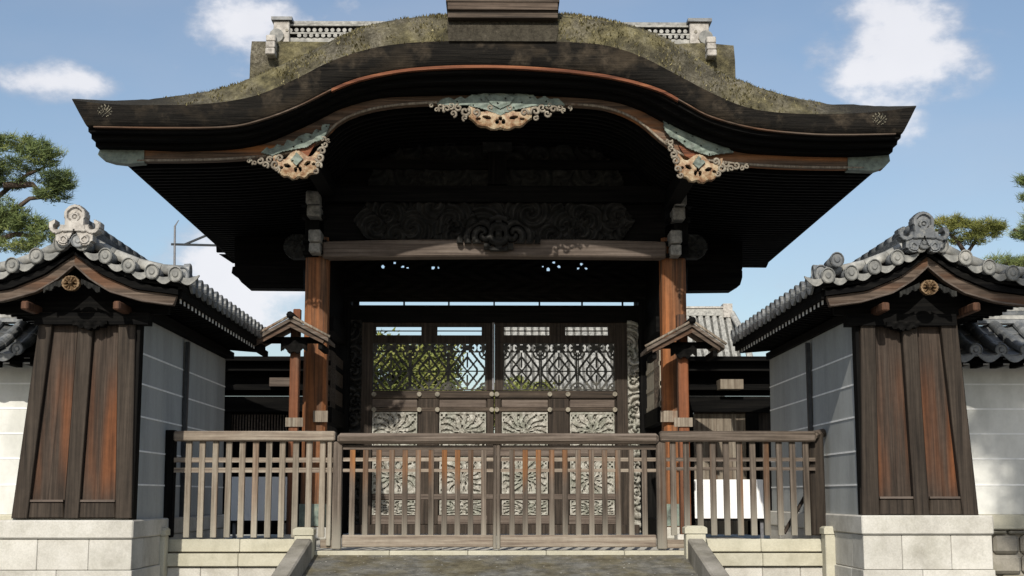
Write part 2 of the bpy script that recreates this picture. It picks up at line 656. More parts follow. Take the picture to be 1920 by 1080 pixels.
M['ramp'] = mat('ramp_paving', f_ramp, .9, .15)
M['curb'] = stone('dark_curb_stone', (.13, .12, .1), (.28, .26, .22), (.42, .39, .34), .45, .15)
M['street'] = stone('street_paving', (.12, .12, .115), (.18, .178, .17), (.24, .235, .225), .4, .0)
M['gravel'] = stone('courtyard_gravel', (.3, .29, .26), (.4, .385, .345), (.48, .46, .41), .5, .0)


def f_tile(g):
    n1 = g.noise(5, 6, .65)
    n2 = g.noise(30, 5, .7)
    c = g.ramp(n1, [(.3, (.045, .05, .055)), (.5, (.11, .118, .125)), (.72, (.23, .235, .235))])
    c = g.mixc(g.mth('MULTIPLY', g.ramp(n2, [(.5, (0, 0, 0)), (.7, (1, 1, 1))]), .45), c, (.33, .32, .27))
    rv = g.mth('ADD', g.mth('MULTIPLY', g.oi.outputs['Random'], .6), .7)
    hs = g.nt.nodes.new('ShaderNodeHueSaturation')
    g.nt.links.new(c, hs.inputs['Color'])
    g.nt.links.new(rv, hs.inputs['Value'])
    g.bump(n2, .35, .004)
    return hs.outputs[0]


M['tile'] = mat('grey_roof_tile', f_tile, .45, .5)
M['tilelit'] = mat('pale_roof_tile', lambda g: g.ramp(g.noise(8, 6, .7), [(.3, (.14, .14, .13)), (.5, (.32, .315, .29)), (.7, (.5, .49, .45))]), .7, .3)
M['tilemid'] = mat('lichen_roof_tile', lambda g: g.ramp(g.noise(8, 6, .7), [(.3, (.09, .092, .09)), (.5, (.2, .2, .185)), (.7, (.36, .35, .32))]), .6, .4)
M['tilewhite'] = mat('pale_ornament_tile', lambda g: g.ramp(g.noise(9, 6, .75), [(.3, (.13, .12, .105)), (.48, (.38, .355, .32)), (.7, (.58, .55, .5))]), .7, .2)
M['verd'] = mat('verdigris_copper', lambda g: g.ramp(g.noise(9, 7, .7), [(.3, (.05, .05, .042)), (.43, (.11, .135, .115)), (.57, (.18, .225, .19)), (.75, (.27, .27, .2))]), .6, .4)
M['gilt'] = mat('worn_gilt_carving', lambda g: g.ramp(g.noise(13, 7, .7), [(.3, (.06, .035, .02)), (.43, (.22, .115, .055)), (.56, (.38, .29, .18)), (.75, (.48, .43, .33))]), .6, .4)
def f_carve(g):
    c = g.ramp(g.noise(14, 7, .75), [(.3, (.1, .09, .075)), (.45, (.27, .255, .22)), (.58, (.46, .445, .4)), (.75, (.56, .55, .5))])
    return g.mixc(g.ramp(g.noise(4, 5, .6), [(.45, (0, 0, 0)), (.62, (.45, .45, .45))]), c, g.ramp(g.noise(17, 5, .7), [(.35, (.09, .1, .075)), (.6, (.22, .25, .2))]))


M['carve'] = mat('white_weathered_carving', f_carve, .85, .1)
M['carvedark'] = mat('shade_dark_carving', lambda g: g.ramp(g.noise(9, 7, .7), [(.35, (.007, .007, .007)), (.55, (.02, .02, .018)), (.75, (.05, .05, .045))]), .8, .2)  # carving darkened, the gable's shade is put into its colour
M['carvemid'] = mat('shade_dark_frieze_carving', lambda g: g.ramp(g.noise(5, 7, .7), [(.35, (.009, .009, .008)), (.55, (.025, .024, .022)), (.75, (.065, .062, .056))]), .8, .2)  # frieze carving darkened too, shade held in the colour
M['crest'] = mat('worn_crest_paint', lambda g: g.ramp(g.noise(20, 5, .7), [(.4, (.03, .03, .025)), (.6, (.2, .18, .13))]), .8, .2)
M['block'] = mat('faded_white_bracket', lambda g: g.ramp(g.noise(14, 7, .7), [(.35, (.1, .1, .09)), (.55, (.24, .23, .21)), (.75, (.36, .35, .32))]), .8, .2)
M['fit'] = mat('worn_metal_fitting', lambda g: g.ramp(g.noise(20, 5, .7), [(.3, (.09, .08, .06)), (.6, (.27, .24, .18))]), .5, .5)
M['latt'] = mat('dark_openwork_lattice', lambda g: g.ramp(g.noise(12, 5, .7), [(.3, (.02, .02, .022)), (.55, (.07, .068, .06)), (.8, (.2, .19, .16))]), .8, .1)
M['sheet'] = mat('white_sheet', lambda g: g.ramp(g.noise(3, 3), [(.3, (.8, .8, .8)), (.6, (.86, .86, .86))]), .6, .3)
M['rafend'] = mat('white_rafter_end', lambda g: g.ramp(g.noise(20, 4), [(.3, (.45, .44, .41)), (.6, (.75, .74, .7))]), .8, .2)
M['steel'] = mat('dull_grey_metal', lambda g: g.ramp(g.noise(20, 4), [(.3, (.1, .1, .11)), (.6, (.18, .18, .19))]), .5, .5)
M['darkmetal'] = mat('dark_blue_metal', lambda g: g.ramp(g.noise(20, 4), [(.3, (.012, .016, .02)), (.6, (.03, .035, .04))]), .5, .5)
M['pinebark'] = mat('pine_bark', lambda g: g.ramp(g.noise(9, 6, .7, (1, 1, .3)), [(.3, (.03, .025, .02)), (.7, (.12, .09, .07))]), .9, .1)


def leafmat(name, a, b, c, sc=1.2):
    def f(g):
        n = g.noise(sc, 4, .6, rand=False)
        n2 = g.noise(9, 3, .6, rand=False)
        n = g.mth('ADD', g.mth('MULTIPLY', n, .6), g.mth('MULTIPLY', n2, .4))
        return g.ramp(n, [(.35, a), (.5, b), (.66, c)])
    m = mat(name, f, .7, .2)
    m.node_tree.nodes['Principled BSDF'].inputs['Transmission Weight'].default_value = 0
    return m


M['needle'] = leafmat('pine_needles', (.05, .075, .035), (.14, .18, .06), (.32, .33, .11))
M['needle2'] = leafmat('pine_needles_yellow', (.07, .085, .025), (.17, .18, .045), (.3, .27, .07))
M['leaf'] = leafmat('broad_leaves', (.05, .07, .02), (.17, .19, .05), (.38, .36, .12), .8)
M['mosstuft'] = leafmat('moss_tufts', (.09, .08, .04), (.2, .175, .085), (.34, .3, .17), 3)

# ------------------------------------------------------------------ the ground
g_ = MB()
g_.quad((-600, -60, 0), (600, -60, 0), (600, 900, 0), (-600, 900, 0))
tag(g_.build('street', M['street']), kind='structure')
g_ = MB().box(-90, 90, 15.9, 260, 0.004, 1.0)
tag(g_.build('courtyard_ground', M['gravel']), kind='structure')
# platform of the gate
ZL = 1.05
plat = thing('stone_platform', 'x', 'platform', (0, 14.3, 0))
for k in ('label', 'category'):
    del plat[k]
plat['kind'] = 'structure'
MB().box(-3.28, 3.28, 14.36, 24, 0.004, ZL - .07).build('platform_core', M['stone'], plat)
# floor slabs
slab = None
yy = 14.36
r = 0
while yy < 22.5:
    dy = .78
    xx = -3.27 + (0 if r % 2 == 0 else -.4)
    while xx < 3.27:
        a, b = max(xx, -3.27), min(xx + .9, 3.27)
        if b - a > .1:
            MB().box(a + .003, b - .003, yy + .003, yy + dy - .003, ZL - .066, ZL + rnd.uniform(-.002, .002)).build('floor_slab', M['stone'], plat, bevel=.004)
        xx += .9
    yy += dy
    r += 1
# ramp from the street
rp = MB()
n = 14
ramp_y0, ramp_y1 = 14.34, 8.4
xl, xr = W(586, 1038, 14.3).x, W(1314, 1038, 14.3).x
sl = (ZL) / (ramp_y0 - ramp_y1)
rp.loft([[(xl, ramp_y0, ZL - .004), (xl, ramp_y1, .002)], [(xr, ramp_y0, ZL - .004), (xr, ramp_y1, .002)]])
for x in (xl, xr):
    rp.f.append((len(rp.v), len(rp.v) + 1, len(rp.v) + 2))
    rp.v += [(x, ramp_y0, ZL - .004), (x, ramp_y1, .002), (x, ramp_y0, .0)]
tag(rp.build('ramp', M['ramp']), kind='structure')
# pale nosing stones at the top of the ramp
for k in range(5):
    a = xl + (xr - xl) * k / 5
    b = xl + (xr - xl) * (k + 1) / 5
    MB().box(a + .002, b - .002, 14.16, 14.355, ZL - .08, ZL + .006).build('nosing_stone', M['stoney'], plat, bevel=.006)

# grit and fallen leaves on the ramp
v, f = [], []
for k in range(420):
    x = rnd.uniform(xl, xr)
    y = 14.1 - abs(rnd.gauss(0, 1.2))
    z = ZL - (14.34 - y) * sl + .004
    s = rnd.uniform(.004, .014)
    a = rnd.uniform(0, 6.28)
    i = len(v)
    for q in range(3):
        v.append((x + s * math.cos(a + q * 2.1), y + s * math.sin(a + q * 2.1), z + rnd.uniform(0, .008)))
    f.append((i, i + 1, i + 2))
mb = MB()
mb.v, mb.f = v, f
tag(mb.build('fallen_leaves', M['stone']), 'pale grit and fallen leaf bits scattered over the top of the ramp', 'leaf litter', kind='stuff')

# low stone walls flanking the ramp (two cap courses over blocks)


def flank(sg, label):
    x_in = W(590 if sg < 0 else 1286, 1015, 14.2).x
    x_out = W(309 if sg < 0 else 1568, 1015, 14.2).x
    a, b = sorted((x_in, x_out))
    t = thing('stone_retaining_wall', label, 'low wall', ((a + b) / 2, 14.3, 0), 'stone retaining walls beside the ramp')
    n = 2
    for (z0, z1, y0, mt, cols) in ((1.045, 1.17, 14.2, 'stoney', 2), (.905, 1.03, 14.12, 'stoney', 2), (.6, .893, 14.16, 'stone', 4), (.3, .592, 14.15, 'stone', 3), (.01, .292, 14.14, 'stone', 4)):
        e = [a + (b - a) * q / cols for q in range(cols + 1)]
        for q in range(cols):
            e0, e1 = e[q] + .002, e[q + 1] - .002
            MB().box(e0, e1, y0 + rnd.uniform(0, .004), 14.355, z0, z1).build('stone', M[mt], t, bevel=.006)
    MB().box(a + .01, b - .01, 14.26, 14.356, 0.01, 1.16).build('joint_fill', M['curb'], t)
    return t


flank(-1, 'low yellowish stone retaining wall below the lattice fence, left of the ramp')
flank(1, 'low yellowish stone retaining wall below the lattice fence, right of the ramp')


def stone_post(px0, px1, py0, Y, label, zb=.0, dep=.2):
    a, b = W(px0, py0, Y).x, W(px1, py0, Y).x
    zt = W(px0, py0, Y).z
    t = thing('stone_post', label, 'stone post', ((a + b) / 2, Y + dep / 2, 0), 'stone posts at the fence foot')
    MB().box(a + .012, b - .012, Y + .012, Y + dep - .012, zb + .001, zt - .075).build('shaft', M['stoney'], t, bevel=.008)
    c = MB()
    cx, cy = (a + b) / 2, Y + dep / 2
    w, h = (b - a) / 2, dep / 2
    lv = [(w, h, zt - .075), (w, h, zt - .02), (w * .7, h * .7, zt)]
    i = 0
    for (ww, hh, z) in lv:
        c.v += [(cx - ww, cy - hh, z), (cx + ww, cy - hh, z), (cx + ww, cy + hh, z), (cx - ww, cy + hh, z)]
    c.f = [(3, 2, 1, 0), (8, 9, 10, 11)]
    for k in range(2):
        for q in range(4):
            r_ = (q + 1) % 4
            c.f.append((4 * k + q, 4 * k + r_, 4 * k + 4 + r_, 4 * k + 4 + q))
    c.build('cap', M['stoney'], t)
    return t


stone_post(549, 588, 989, 13.96, 'short capped stone post at the head of the left ramp kerb')
stone_post(1284, 1326, 986, 13.96, 'short capped stone post at the head of the right ramp kerb')
stone_post(293, 311, 990, 13.96, 'slim stone post beside the base of the left wing wall')
stone_post(1545, 1570, 987, 13.96, 'slim stone post beside the base of the right wing wall')


def kerb(sg, label):
    # sloping kerb beam running down beside the ramp
    if sg < 0:
        xa, xb = W(553, 1003, 13.9).x, W(584, 1003, 13.9).x
    else:
        xa, xb = W(1290, 1003, 13.9).x, W(1321, 1003, 13.9).x
    z0 = 1.6 - .415
    y0, y1 = 13.95, 8.6
    z1 = z0 - (y0 - y1) * sl * 1.02
    t = thing('ramp_kerb', label, 'kerb', ((xa + xb) / 2, 11, 0), 'sloping kerbs beside the ramp')
    for k in range(3):
        ya, yb = y0 + (y1 - y0) * k / 3 - .004, y0 + (y1 - y0) * (k + 1) / 3
        za, zb = z0 + (z1 - z0) * k / 3, z0 + (z1 - z0) * (k + 1) / 3
        mb = MB()
        mb.v = [(xa, ya, za), (xb, ya, za), (xb, yb, zb), (xa, yb, zb), (xa, ya, max(za - 1.0, 0.003)), (xb, ya, max(za - 1.0, 0.003)), (xb, yb, max(zb - 1.0, 0.003)), (xa, yb, max(zb - 1.0, 0.003))]
        mb.f = [(0, 1, 2, 3), (4, 7, 6, 5), (0, 4, 5, 1), (1, 5, 6, 2), (2, 6, 7, 3), (3, 7, 4, 0)]
        mb.build('kerb_stone', M['curb'], t, bevel=.015)


kerb(-1, 'dark sloping stone kerb running down the left side of the ramp')
kerb(1, 'dark sloping stone kerb running down the right side of the ramp')

# ------------------------------------------------------------------ main gate
G = thing('temple_gate', 'large old wooden temple gate with curved cusped gable and mossy bark roof', 'gate', (0, 18, ZL))
YF, YB = 15.3, 23.0
N = 121


def P3(curve, Y):
    return [W(a, b, Y) for a, b in curve]


def atY(pts, Y):
    return [Vector((p.x, Y, p.z)) for p in pts]


T_px = spline([(135, 186), (230, 189), (310, 184), (400, 171), (480, 147), (550, 117), (600, 94), (650, 68), (700, 50), (760, 37), (835, 29), (930, 24), (1050, 26), (1110, 35), (1180, 50), (1240, 72), (1290, 100), (1350, 140), (1400, 160), (1450, 176), (1530, 193), (1600, 199), (1718, 199)], N)
F1_px = spline([(135, 187), (200, 195), (290, 197), (380, 195), (450, 186), (500, 172), (560, 145), (620, 115), (690, 92), (760, 81), (835, 77), (930, 76), (1040, 78), (1130, 84), (1200, 105), (1260, 135), (1330, 172), (1390, 198), (1450, 210), (1540, 214), (1640, 210), (1718, 200)], N)
F2_px = spline([(163, 237), (300, 239), (427, 237), (493, 223), (560, 198), (633, 162), (690, 143), (780, 128), (913, 123), (1047, 130), (1147, 143), (1233, 166), (1283, 192), (1333, 218), (1417, 240), (1510, 250), (1583, 252), (1692, 250)], N)
B1_px = spline([(187, 281), (270, 282), (350, 284), (440, 280), (500, 268), (560, 243), (600, 224), (640, 204), (700, 187), (760, 181), (930, 178), (1080, 183), (1150, 191), (1200, 207), (1240, 228), (1290, 253), (1370, 282), (1450, 291), (1590, 295), (1666, 291)], N)
B2_px = spline([(222, 304), (280, 303), (400, 301), (500, 294), (560, 284), (600, 264), (630, 235), (665, 216), (720, 202), (800, 195), (930, 193), (1060, 197), (1125, 202), (1170, 215), (1205, 235), (1240, 265), (1280, 292), (1330, 303), (1400, 310), (1500, 315), (1655, 317)], N)
YBG = 15.85
F1 = P3(F1_px, YF)
F2 = P3(F2_px, YF + .05)
B1 = P3(B1_px, YBG)
B2 = P3(B2_px, YBG)
T = P3(T_px, 16.1)
# roof surface: rolled edge from the front face back to the crest, then back to the rear verge
rows = []
rows.append(F1)


def lerp(A, B, t, Y=None, up=0):
    o = []
    for a, b in zip(A, B):
        p = a.lerp(b, t)
        if Y is not None: p.y = Y
        p.z += up
        o.append(p)
    return o


for t, yt in ((.28, .06), (.55, .16), (.74, .42), (.9, .76), (1, 1)):
    o = []
    for a, b, pa, pb_ in zip(F1, T, F1_px, T_px):
        w = max(0.0, min(1.0, (pa[1] - pb_[1] - 4) / 34))
        y_ = yt * w + t * (1 - w)
        p = a.lerp(b, t)
        p.y = YF + y_ * .8
        o.append(p)
    rows.append(o)
for y in np.linspace(16.5, YB - .9, 12):
    rows.append(atY(T, y))
for t, yt in ((.96, .7), (.7, .3), (0, 0)):
    q = lerp([Vector((p.x * F1[-1].x / F1[-1].x, 0, p.z)) for p in F1], T, t, YB - yt * .9)
    rows.append(q)
mb = MB().loft(rows)
# roughen
vv = np.array(mb.v)
no = nrs.normal(0, 1, (len(rows), N))
k5 = np.ones(5) / 5
no = np.apply_along_axis(lambda r: np.convolve(r, k5, 'same'), 1, no)
vv[:, 2] += (no.reshape(-1) * .02) * (vv[:, 1] > YF + .03)
mb.v = [tuple(p) for p in vv]
roof = mb.build('roof', M['moss'], G, smooth=True)
tag(roof, 'moss covered cypress bark roof')
# dark bark edge face
m2 = MB()
em = lerp(F1, F2, .5, YF + .0)
m2.loft([F1, lerp(F1, F2, .12, YF + .004), em, lerp(F1, F2, .93, YF + .02), F2, atY(F2, YF + .35)])
# sides (left and right ends) and rear
rear1, rear2 = atY(F1, YB), atY(F2, YB)
m2.loft([rear2, rear1])
m2.quad(F1[0], F2[0], rear2[0], rear1[0])
m2.quad(F2[-1], F1[-1], rear1[-1], rear2[-1])
m2.build('roof_edge', M['bark'], G, smooth=True)
# orange strip under the bark face
a_, b_ = 36, 88
st = lerp(F2, F2, 0, YF + .04)
MB().strip([(p.x, p.z + .004) for p in F2[a_:b_]], [(p.x, p.z - .03) for p in F2[a_:b_]], YF + .035, YF + .2).build('edge_strip', M['edge'], G)
for sl_ in (F2[1:a_ + 1], F2[b_ - 1:-1]):
    MB().strip([(p.x, p.z + .003) for p in sl_], [(p.x, p.z - .012) for p in sl_], YF + .037, YF + .2).build('edge_strip', M['bargegrey'], G)
# stepped under layers
prev = F2
for i, (t, y) in enumerate(((.0, YF + .1), (.34, YF + .22), (.68, YF + .38))):
    A = lerp(F2, B1, t, y)
    Bq = lerp(F2, B1, t + .34, y)
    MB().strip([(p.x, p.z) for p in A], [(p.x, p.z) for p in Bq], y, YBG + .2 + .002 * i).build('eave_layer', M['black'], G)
# bargeboard with rounded lower bead
bb = MB().strip([(p.x, p.z) for p in B1], [(p.x, p.z) for p in B2], YBG, YBG + .11)
barge = bb.build('bargeboard', M['barge'], G)
bead = MB().tube([Vector((p.x, YBG - .008, p.z + .012)) for p in B2[3:-3]], .016, 6)
bead.build('bargeboard_bead', M['fence'], barge, smooth=True)  # paler wood paints the sunlit lower lip
# green copper tips on both bargeboard ends
for sl_ in ():
    aa, cc = B1[sl_], B2[sl_]
    MB().strip([(p.x, p.z + .003) for p in aa], [(p.x, p.z - .003) for p in cc], YBG - .012, YBG + .12).build('copper_cap', M['verd'], barge)
pp(MB(), [(270, 281.5), (270, 304), (240, 307), (212, 304), (192, 298), (183, 290), (187, 280.5)], YBG - .02, .15).build('bargeboard_nose', M['verd'], barge)
pp(MB(), [(1590, 294), (1655, 291), (1667, 289.5), (1669, 302), (1658, 314), (1640, 320), (1590, 318.5)], YBG - .02, .15).build('bargeboard_nose', M['verd'], barge)
# soffit boards + rafters
Sf = [Vector((p.x, 0, p.z + .05)) for p in B2]
mb = MB()
so_in = [(p.x, p.z) for p in Sf]
so_out = [(p.x, p.z + .05) for p in Sf]
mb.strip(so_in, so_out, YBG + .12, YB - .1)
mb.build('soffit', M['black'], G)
# rafters run down the slope, curved with the ceiling
k = 0
y = YBG + .3
rf0 = None
while y < YB - .2:
    mb = MB().strip([(p.x, p.z - .001) for p in Sf[1:-1]], [(p.x, p.z - .06) for p in Sf[1:-1]], 0, .055)
    if rf0 is None:
        rf0 = mb.build('rafter', M['black'], G, loc=(0, y, 0))
    else:
        inst(rf0, (0, y, 0), G)
    y += .165
# eave beams under the wings (along the depth) and roof filler above the soffit
for i0 in (30, 90):
    p = Sf[i0]
    MB().box(p.x - .09, p.x + .09, YBG + .14, YB - .15, p.z - .24, p.z - .055).build('purlin', M['black'], G)
# rear bargeboard
MB().strip([(p.x, p.z) for p in B1], [(p.x, p.z) for p in B2], YB - .1, YB - .02).build('rear_bargeboard', M['black'], G)
MB().strip([(p.x, p.z) for p in F2], [(p.x, p.z) for p in B1], YB - .3, YB - .22).build('rear_eave_layer', M['black'], G)

# moss tufts over the front roll of the roof
v, f = [], []
R = np.array([[tuple(p) for p in r] for r in rows[:9]])
for k in range(17000):
    i = rnd.random() * (len(R) - 4)
    j = rnd.random() * (N - 2)
    i0, j0 = int(i), int(j)
    a = R[i0, j0] * (1 - (i - i0)) * (1 - (j - j0)) + R[i0 + 1, j0] * (i - i0) * (1 - (j - j0)) + R[i0, j0 + 1] * (1 - (i - i0)) * (j - j0) + R[i0 + 1, j0 + 1] * (i - i0) * (j - j0)
    if j < 13 or j > 106 or ((j < 20 or j > 96) and rnd.random() < .7):
        continue
    if abs(a[0] - .05) < .62:
        continue
    cl = math.sin(a[0] * 7.1 + 1.3 * math.sin(a[0] * 3.3)) + math.sin(a[0] * 15.7 + i * 2.1)
    if rnd.random() > .35 + .3 * cl:
        continue
    h = rnd.uniform(.006, .026)
    w = rnd.uniform(.005, .014)
    an = rnd.uniform(0, 3.14)
    q = len(v)
    v += [(a[0] - w * math.cos(an), a[1] - w * math.sin(an) - .004, a[2] - .01), (a[0] + w * math.cos(an), a[1] + w * math.sin(an) - .004, a[2] - .01), (a[0] + rnd.uniform(-.02, .02), a[1] - rnd.uniform(0, .05), a[2] + h)]
    f.append((q, q + 1, q + 2))
mb = MB()
mb.v, mb.f = v, f
tag(mb.build('moss', M['mosstuft'], G), 'tufts of moss and dry grass on the bark roof', kind='stuff')

# transverse main roof rising behind the cusped gable
Xa, Xb = W(482, 100, 19.1).x, W(1366, 110, 19.1).x
zr = W(500, 91, 19.1).z
prof = [(18.55, zr - 1.55), (18.56, zr - .9), (18.58, zr - .3), (18.66, zr - .06), (18.85, zr), (19.1, zr), (19.4, zr - .04), (19.9, zr - .32), (20.6, zr - .85), (21.3, zr - 1.55)]
cu = []
for x in np.linspace(Xa, Xb, 30):
    cu.append([Vector((x, a, b + .02 * math.sin(x * 5))) for a, b in prof])
MB().loft(cu, True).build('main_roof', M['moss'], G, smooth=False)
# long tiled ridge
rx0, rx1 = W(541, 60, 19.1).x, W(1296, 62, 19.1).x
zt, zb = W(600, 42, 19.1).z, W(560, 84, 19.1).z
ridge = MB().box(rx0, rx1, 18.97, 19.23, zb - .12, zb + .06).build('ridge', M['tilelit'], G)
MB().box(rx0, rx1, 19.0, 19.2, zb + .06, zt - .1).build('ridge_core', M['black'], ridge)
MB().box(rx0, rx1, 18.95, 19.25, zb + .115, zb + .135).build('ridge_slab', M['tilelit'], ridge)
MB().box(rx0, rx1, 18.95, 19.25, zt - .1, zt - .075).build('ridge_slab', M['tilelit'], ridge)
MB().tube([(rx0, 19.1, zt - .045), (rx1, 19.1, zt - .045)], .065, 10).build('ridge_cap', M['tilelit'], ridge, smooth=True)
t0 = MB().tube([(0, -.025, 0), (0, .025, 0)], .03, 8).build('ridge_disc', M['tilelit'], ridge, loc=(rx0 + .05, 18.975, zb + .165))
nn = int((rx1 - rx0) / .085)
for k in range(1, nn):
    x = rx0 + .05 + k * .085
    if x < rx0 + 1.6 or x > rx1 - 1.6:
        inst(t0, (x, 18.975, zb + .17), ridge)
        inst(t0, (x + .04, 18.975, zb + .09), ridge)
for sg, (xa, xb) in ((-1, (511, 546)), (1, (1290, 1331))):
    cx0, cx1 = W(xa, 60, 18.95).x, W(xb, 60, 18.95).x
    z0, z1 = W(520, 84, 18.95).z, W(520, 41, 18.95).z
    e = MB().box(cx0 + .02, cx1 - .02, 18.9, 19.3, z0 - .02, z1).build('ridge_end', M['tilewhite'], ridge, bevel=.01)
    MB().box(cx0 - .01, cx1 + .02, 18.86, 19.34, z1 + .002, z1 + .05).build('ridge_end_cap', M['tile'], ridge)
    ox = cx0 if sg < 0 else cx1
    MB().tube([(ox + .07 * -sg, 18.86, z0 + .11), (ox + .07 * -sg, 18.99, z0 + .11)], .1, 14).build('round_tile', M['tilemid'], ridge, smooth=False)
    for q in range(3):
        MB().box(ox - .0 * sg, ox - .13 * sg, 18.42 - .02 * q, 18.6, z0 - .12 - q * .1, z0 - .03 - q * .1).build('foot_tile', M['tilewhite'], ridge, bevel=.012)
    for (dx, dz) in ((.0, .1), (.05, .2)):
        MB().tube([(ox - sg * (.16 + dx), 18.885, z0 + dz), (ox - sg * (.16 + dx), 18.905, z0 + dz)], .022, 8).build('stud', M['fit'], ridge)

# ridge box over the cusped gable, planked
z27, z77 = W(930, 28, 15.26).z, W(930, 78, 15.26).z
xk0, xk1 = W(838, 50, 15.26).x, W(1048, 50, 15.26).x
sk = MB()
sk.loft([[(xk0 + .02, 15.27, z77 + .01), (xk1 - .03, 15.27, z77 + .01)], [(xk0, 15.32, z77 + .18), (xk1, 15.32, z77 + .18)], [(xk0, 15.42, z27 + .03), (xk1, 15.42, z27 + .03)], [(xk0, 18.9, z27 + .06), (xk1, 18.9, z27 + .06)],
         [(xk0, 18.9, z27 - .3), (xk1, 18.9, z27 - .3)]], True)
sk.build('ridge_skirt', M['skirt'], G)
rb = MB()
zz = z27 - .03
xq0, xq1 = W(836, 10, 15.22).x, W(1049, 10, 15.22).x
box0 = MB().box(xq0 + .02, xq1 - .02, 15.26, 19, zz, zz + .08).build('ridge_box', M['blackrail'], G)
for q in range(5):
    MB().box(xq0 + (.0 if q % 2 else .02), xq1 - (.0 if q % 2 else .02), 15.22 - .012 * (q % 2), 19, zz + .083 + q * .09, zz + .083 + q * .09 + .085).build('ridge_plank', M['bargegrey'] if q % 2 == 0 else M['blackrail'], box0)

# ---- pendants (carved gegyo)


def fn_pend(cx_w, h):
    """shape of the pendant: a lobed mask hanging below scroll wings"""
    def fn(x, z):
        a = np.abs(x) / cx_w
        zz_ = z / h              # -.5 .. .5
        top = .5 - 0 * a
        bot = np.where(a < .5, -.5 + .5 * (a / .5) ** 2.2 * .55, -.22 + .0 * a + (a - .5) * 1.15)
        bot = bot + .05 * np.sin(a * 34)
        inside = (zz_ > bot) & (zz_ < .5) & (a < 1)
        holes = np.zeros_like(a, bool)
        for (hx, hz, rx, rz) in ((.2, -.08, .085, .1), (.05, -.22, .03, .1), (.42, .02, .06, .09), (.66, .16, .05, .07), (.84, .3, .035, .06), (.56, -.07, .025, .05)):
            holes |= ((a - hx) / rx) ** 2 + ((zz_ - hz) / rz) ** 2 < 1
        H = .35 + .3 * np.cos(a * 22) * np.cos(zz_ * 17) + .3 * np.exp(-((a - .2) ** 2 + (zz_ + .08) ** 2) * 30)
        edge = np.clip((zz_ - bot) * 6, 0, 1)
        return np.clip(H * edge + .1, 0, 1), inside & ~holes
    return fn


def pend(pxc, pyt, pyb, hwpx, tilt, Y, name, parent, mirror=1):
    c = W(pxc, (pyt + pyb) / 2, Y)
    h = W(pxc, pyt, Y).z - W(pxc, pyb, Y).z
    hw = W(pxc + hwpx, pyt, Y).x - c.x
    mb = relief(-hw, hw, -h / 2, h / 2, 0, .05, .035, .0085, fn_pend(hw, h))
    # tilt about the centre
    ca, sa = math.cos(tilt), math.sin(tilt)
    mb.v = [(x * ca - z * sa + c.x, y + Y, x * sa + z * ca + c.z) for x, y, z in mb.v]
    return mb.build(name, M['gilt'], parent)


def plate(pts, Y, parent, nm='copper_plate'):
    """raised green copper sheet with lobed outline, laid over the bargeboard"""
    ps = [W(a, b, Y) for a, b in pts]
    xs = [p.x for p in ps]
    zs = [p.z for p in ps]
    poly = [(p.x, p.z) for p in ps]

    def fn(x, z):
        X = x + (min(xs) + max(xs)) / 2
        Z = z + (min(zs) + max(zs)) / 2
        ins = np.zeros(X.shape, bool)
        j = len(poly) - 1
        for i in range(len(poly)):
            xi, zi = poly[i]
            xj, zj = poly[j]
            ins ^= ((zi > Z) != (zj > Z)) & (X < (xj - xi) * (Z - zi) / (zj - zi + 1e-9) + xi)
            j = i
        hole = (np.sin(X * 33 + 1) * np.sin(Z * 37 + X * 9)) > .93
        H = .4 + .35 * np.sin(X * 31 + 2 * np.sin(Z * 23)) * np.cos(Z * 40)
        return np.clip(H, 0, 1), ins & ~hole
    relief(min(xs), max(xs), min(zs), max(zs), Y, .03, .02, .0085, fn).build(nm, M['verd'], parent)


def lobe(c, wpx, hpx, tilt, Y, parent, name='pendant'):
    """bat-shaped gilt lobe with eye holes and pale rim, scroll wings beside it"""
    sc = Y / FPX
    hw, hh = wpx * sc, hpx * sc / 2

    def fn(x, z):
        a = np.abs(x) / hw
        q = z / hh
        bot = -1 + .95 * a ** 2.6 + .07 * np.cos(a * 14)
        top = .95 - .55 * np.exp(-((a - .55) / .28) ** 2) + .0 * a
        hole = (((a - .42) * .9 + (q + .05) * .35) / .16) ** 2 + (((q + .05) - (a - .42) * .9) / .17) ** 2 < 1
        hole |= (((a - .1) / .07) ** 2 + ((q + .38) / .2) ** 2 < 1) | ((a / .07) ** 2 + ((q + .12) / .18) ** 2 < 1)
        hole |= (((a - .68) / .09) ** 2 + ((q + .15) / .11) ** 2 < 1)
        H = np.clip((q - bot) * 2.2, 0, 1) * .5
        H = H + .5 * (np.abs(q - bot - .14) < .1) + .3 * np.exp(-((a - .42) / .3) ** 2 - ((q + .05) / .4) ** 2)
        return np.clip(H, 0, 1), (q > bot) & (q < top) & (a < .98) & ~hole
    mb = relief(-hw, hw, -hh, hh, 0, .05, .035, .0075, fn)
    ca, sa = math.cos(tilt), math.sin(tilt)
    mb.v = [(x * ca - z * sa + c.x, y + Y, x * sa + z * ca + c.z) for x, y, z in mb.v]
    return mb.build(name, M['gilt'], parent)


def scrolls(pts, Y, parent, seed):
    """chain of small curled leaves; pts: (px, py, radius px)"""
    rr = random.Random(seed)
    for (px, py, r) in pts:
        mb = MB()
        c = W(px, py, Y)
        R_ = r * Y / FPX
        a0 = rr.uniform(0, 6.28)
        dr = rr.choice((-1, 1))
        path = []
        for k in range(15):
            t = k / 14
            a = a0 + dr * t * 7.5
            q = R_ * (1 - .8 * t)
            path.append((c.x + q * math.cos(a), Y - .012 - .02 * t, c.z + q * math.sin(a)))
        mb.tube(path, [R_ * .3 * (1 - .4 * k / 14) + .003 for k in range(15)], 6)
        mb.build('scroll', M['carve2'], parent, smooth=True)


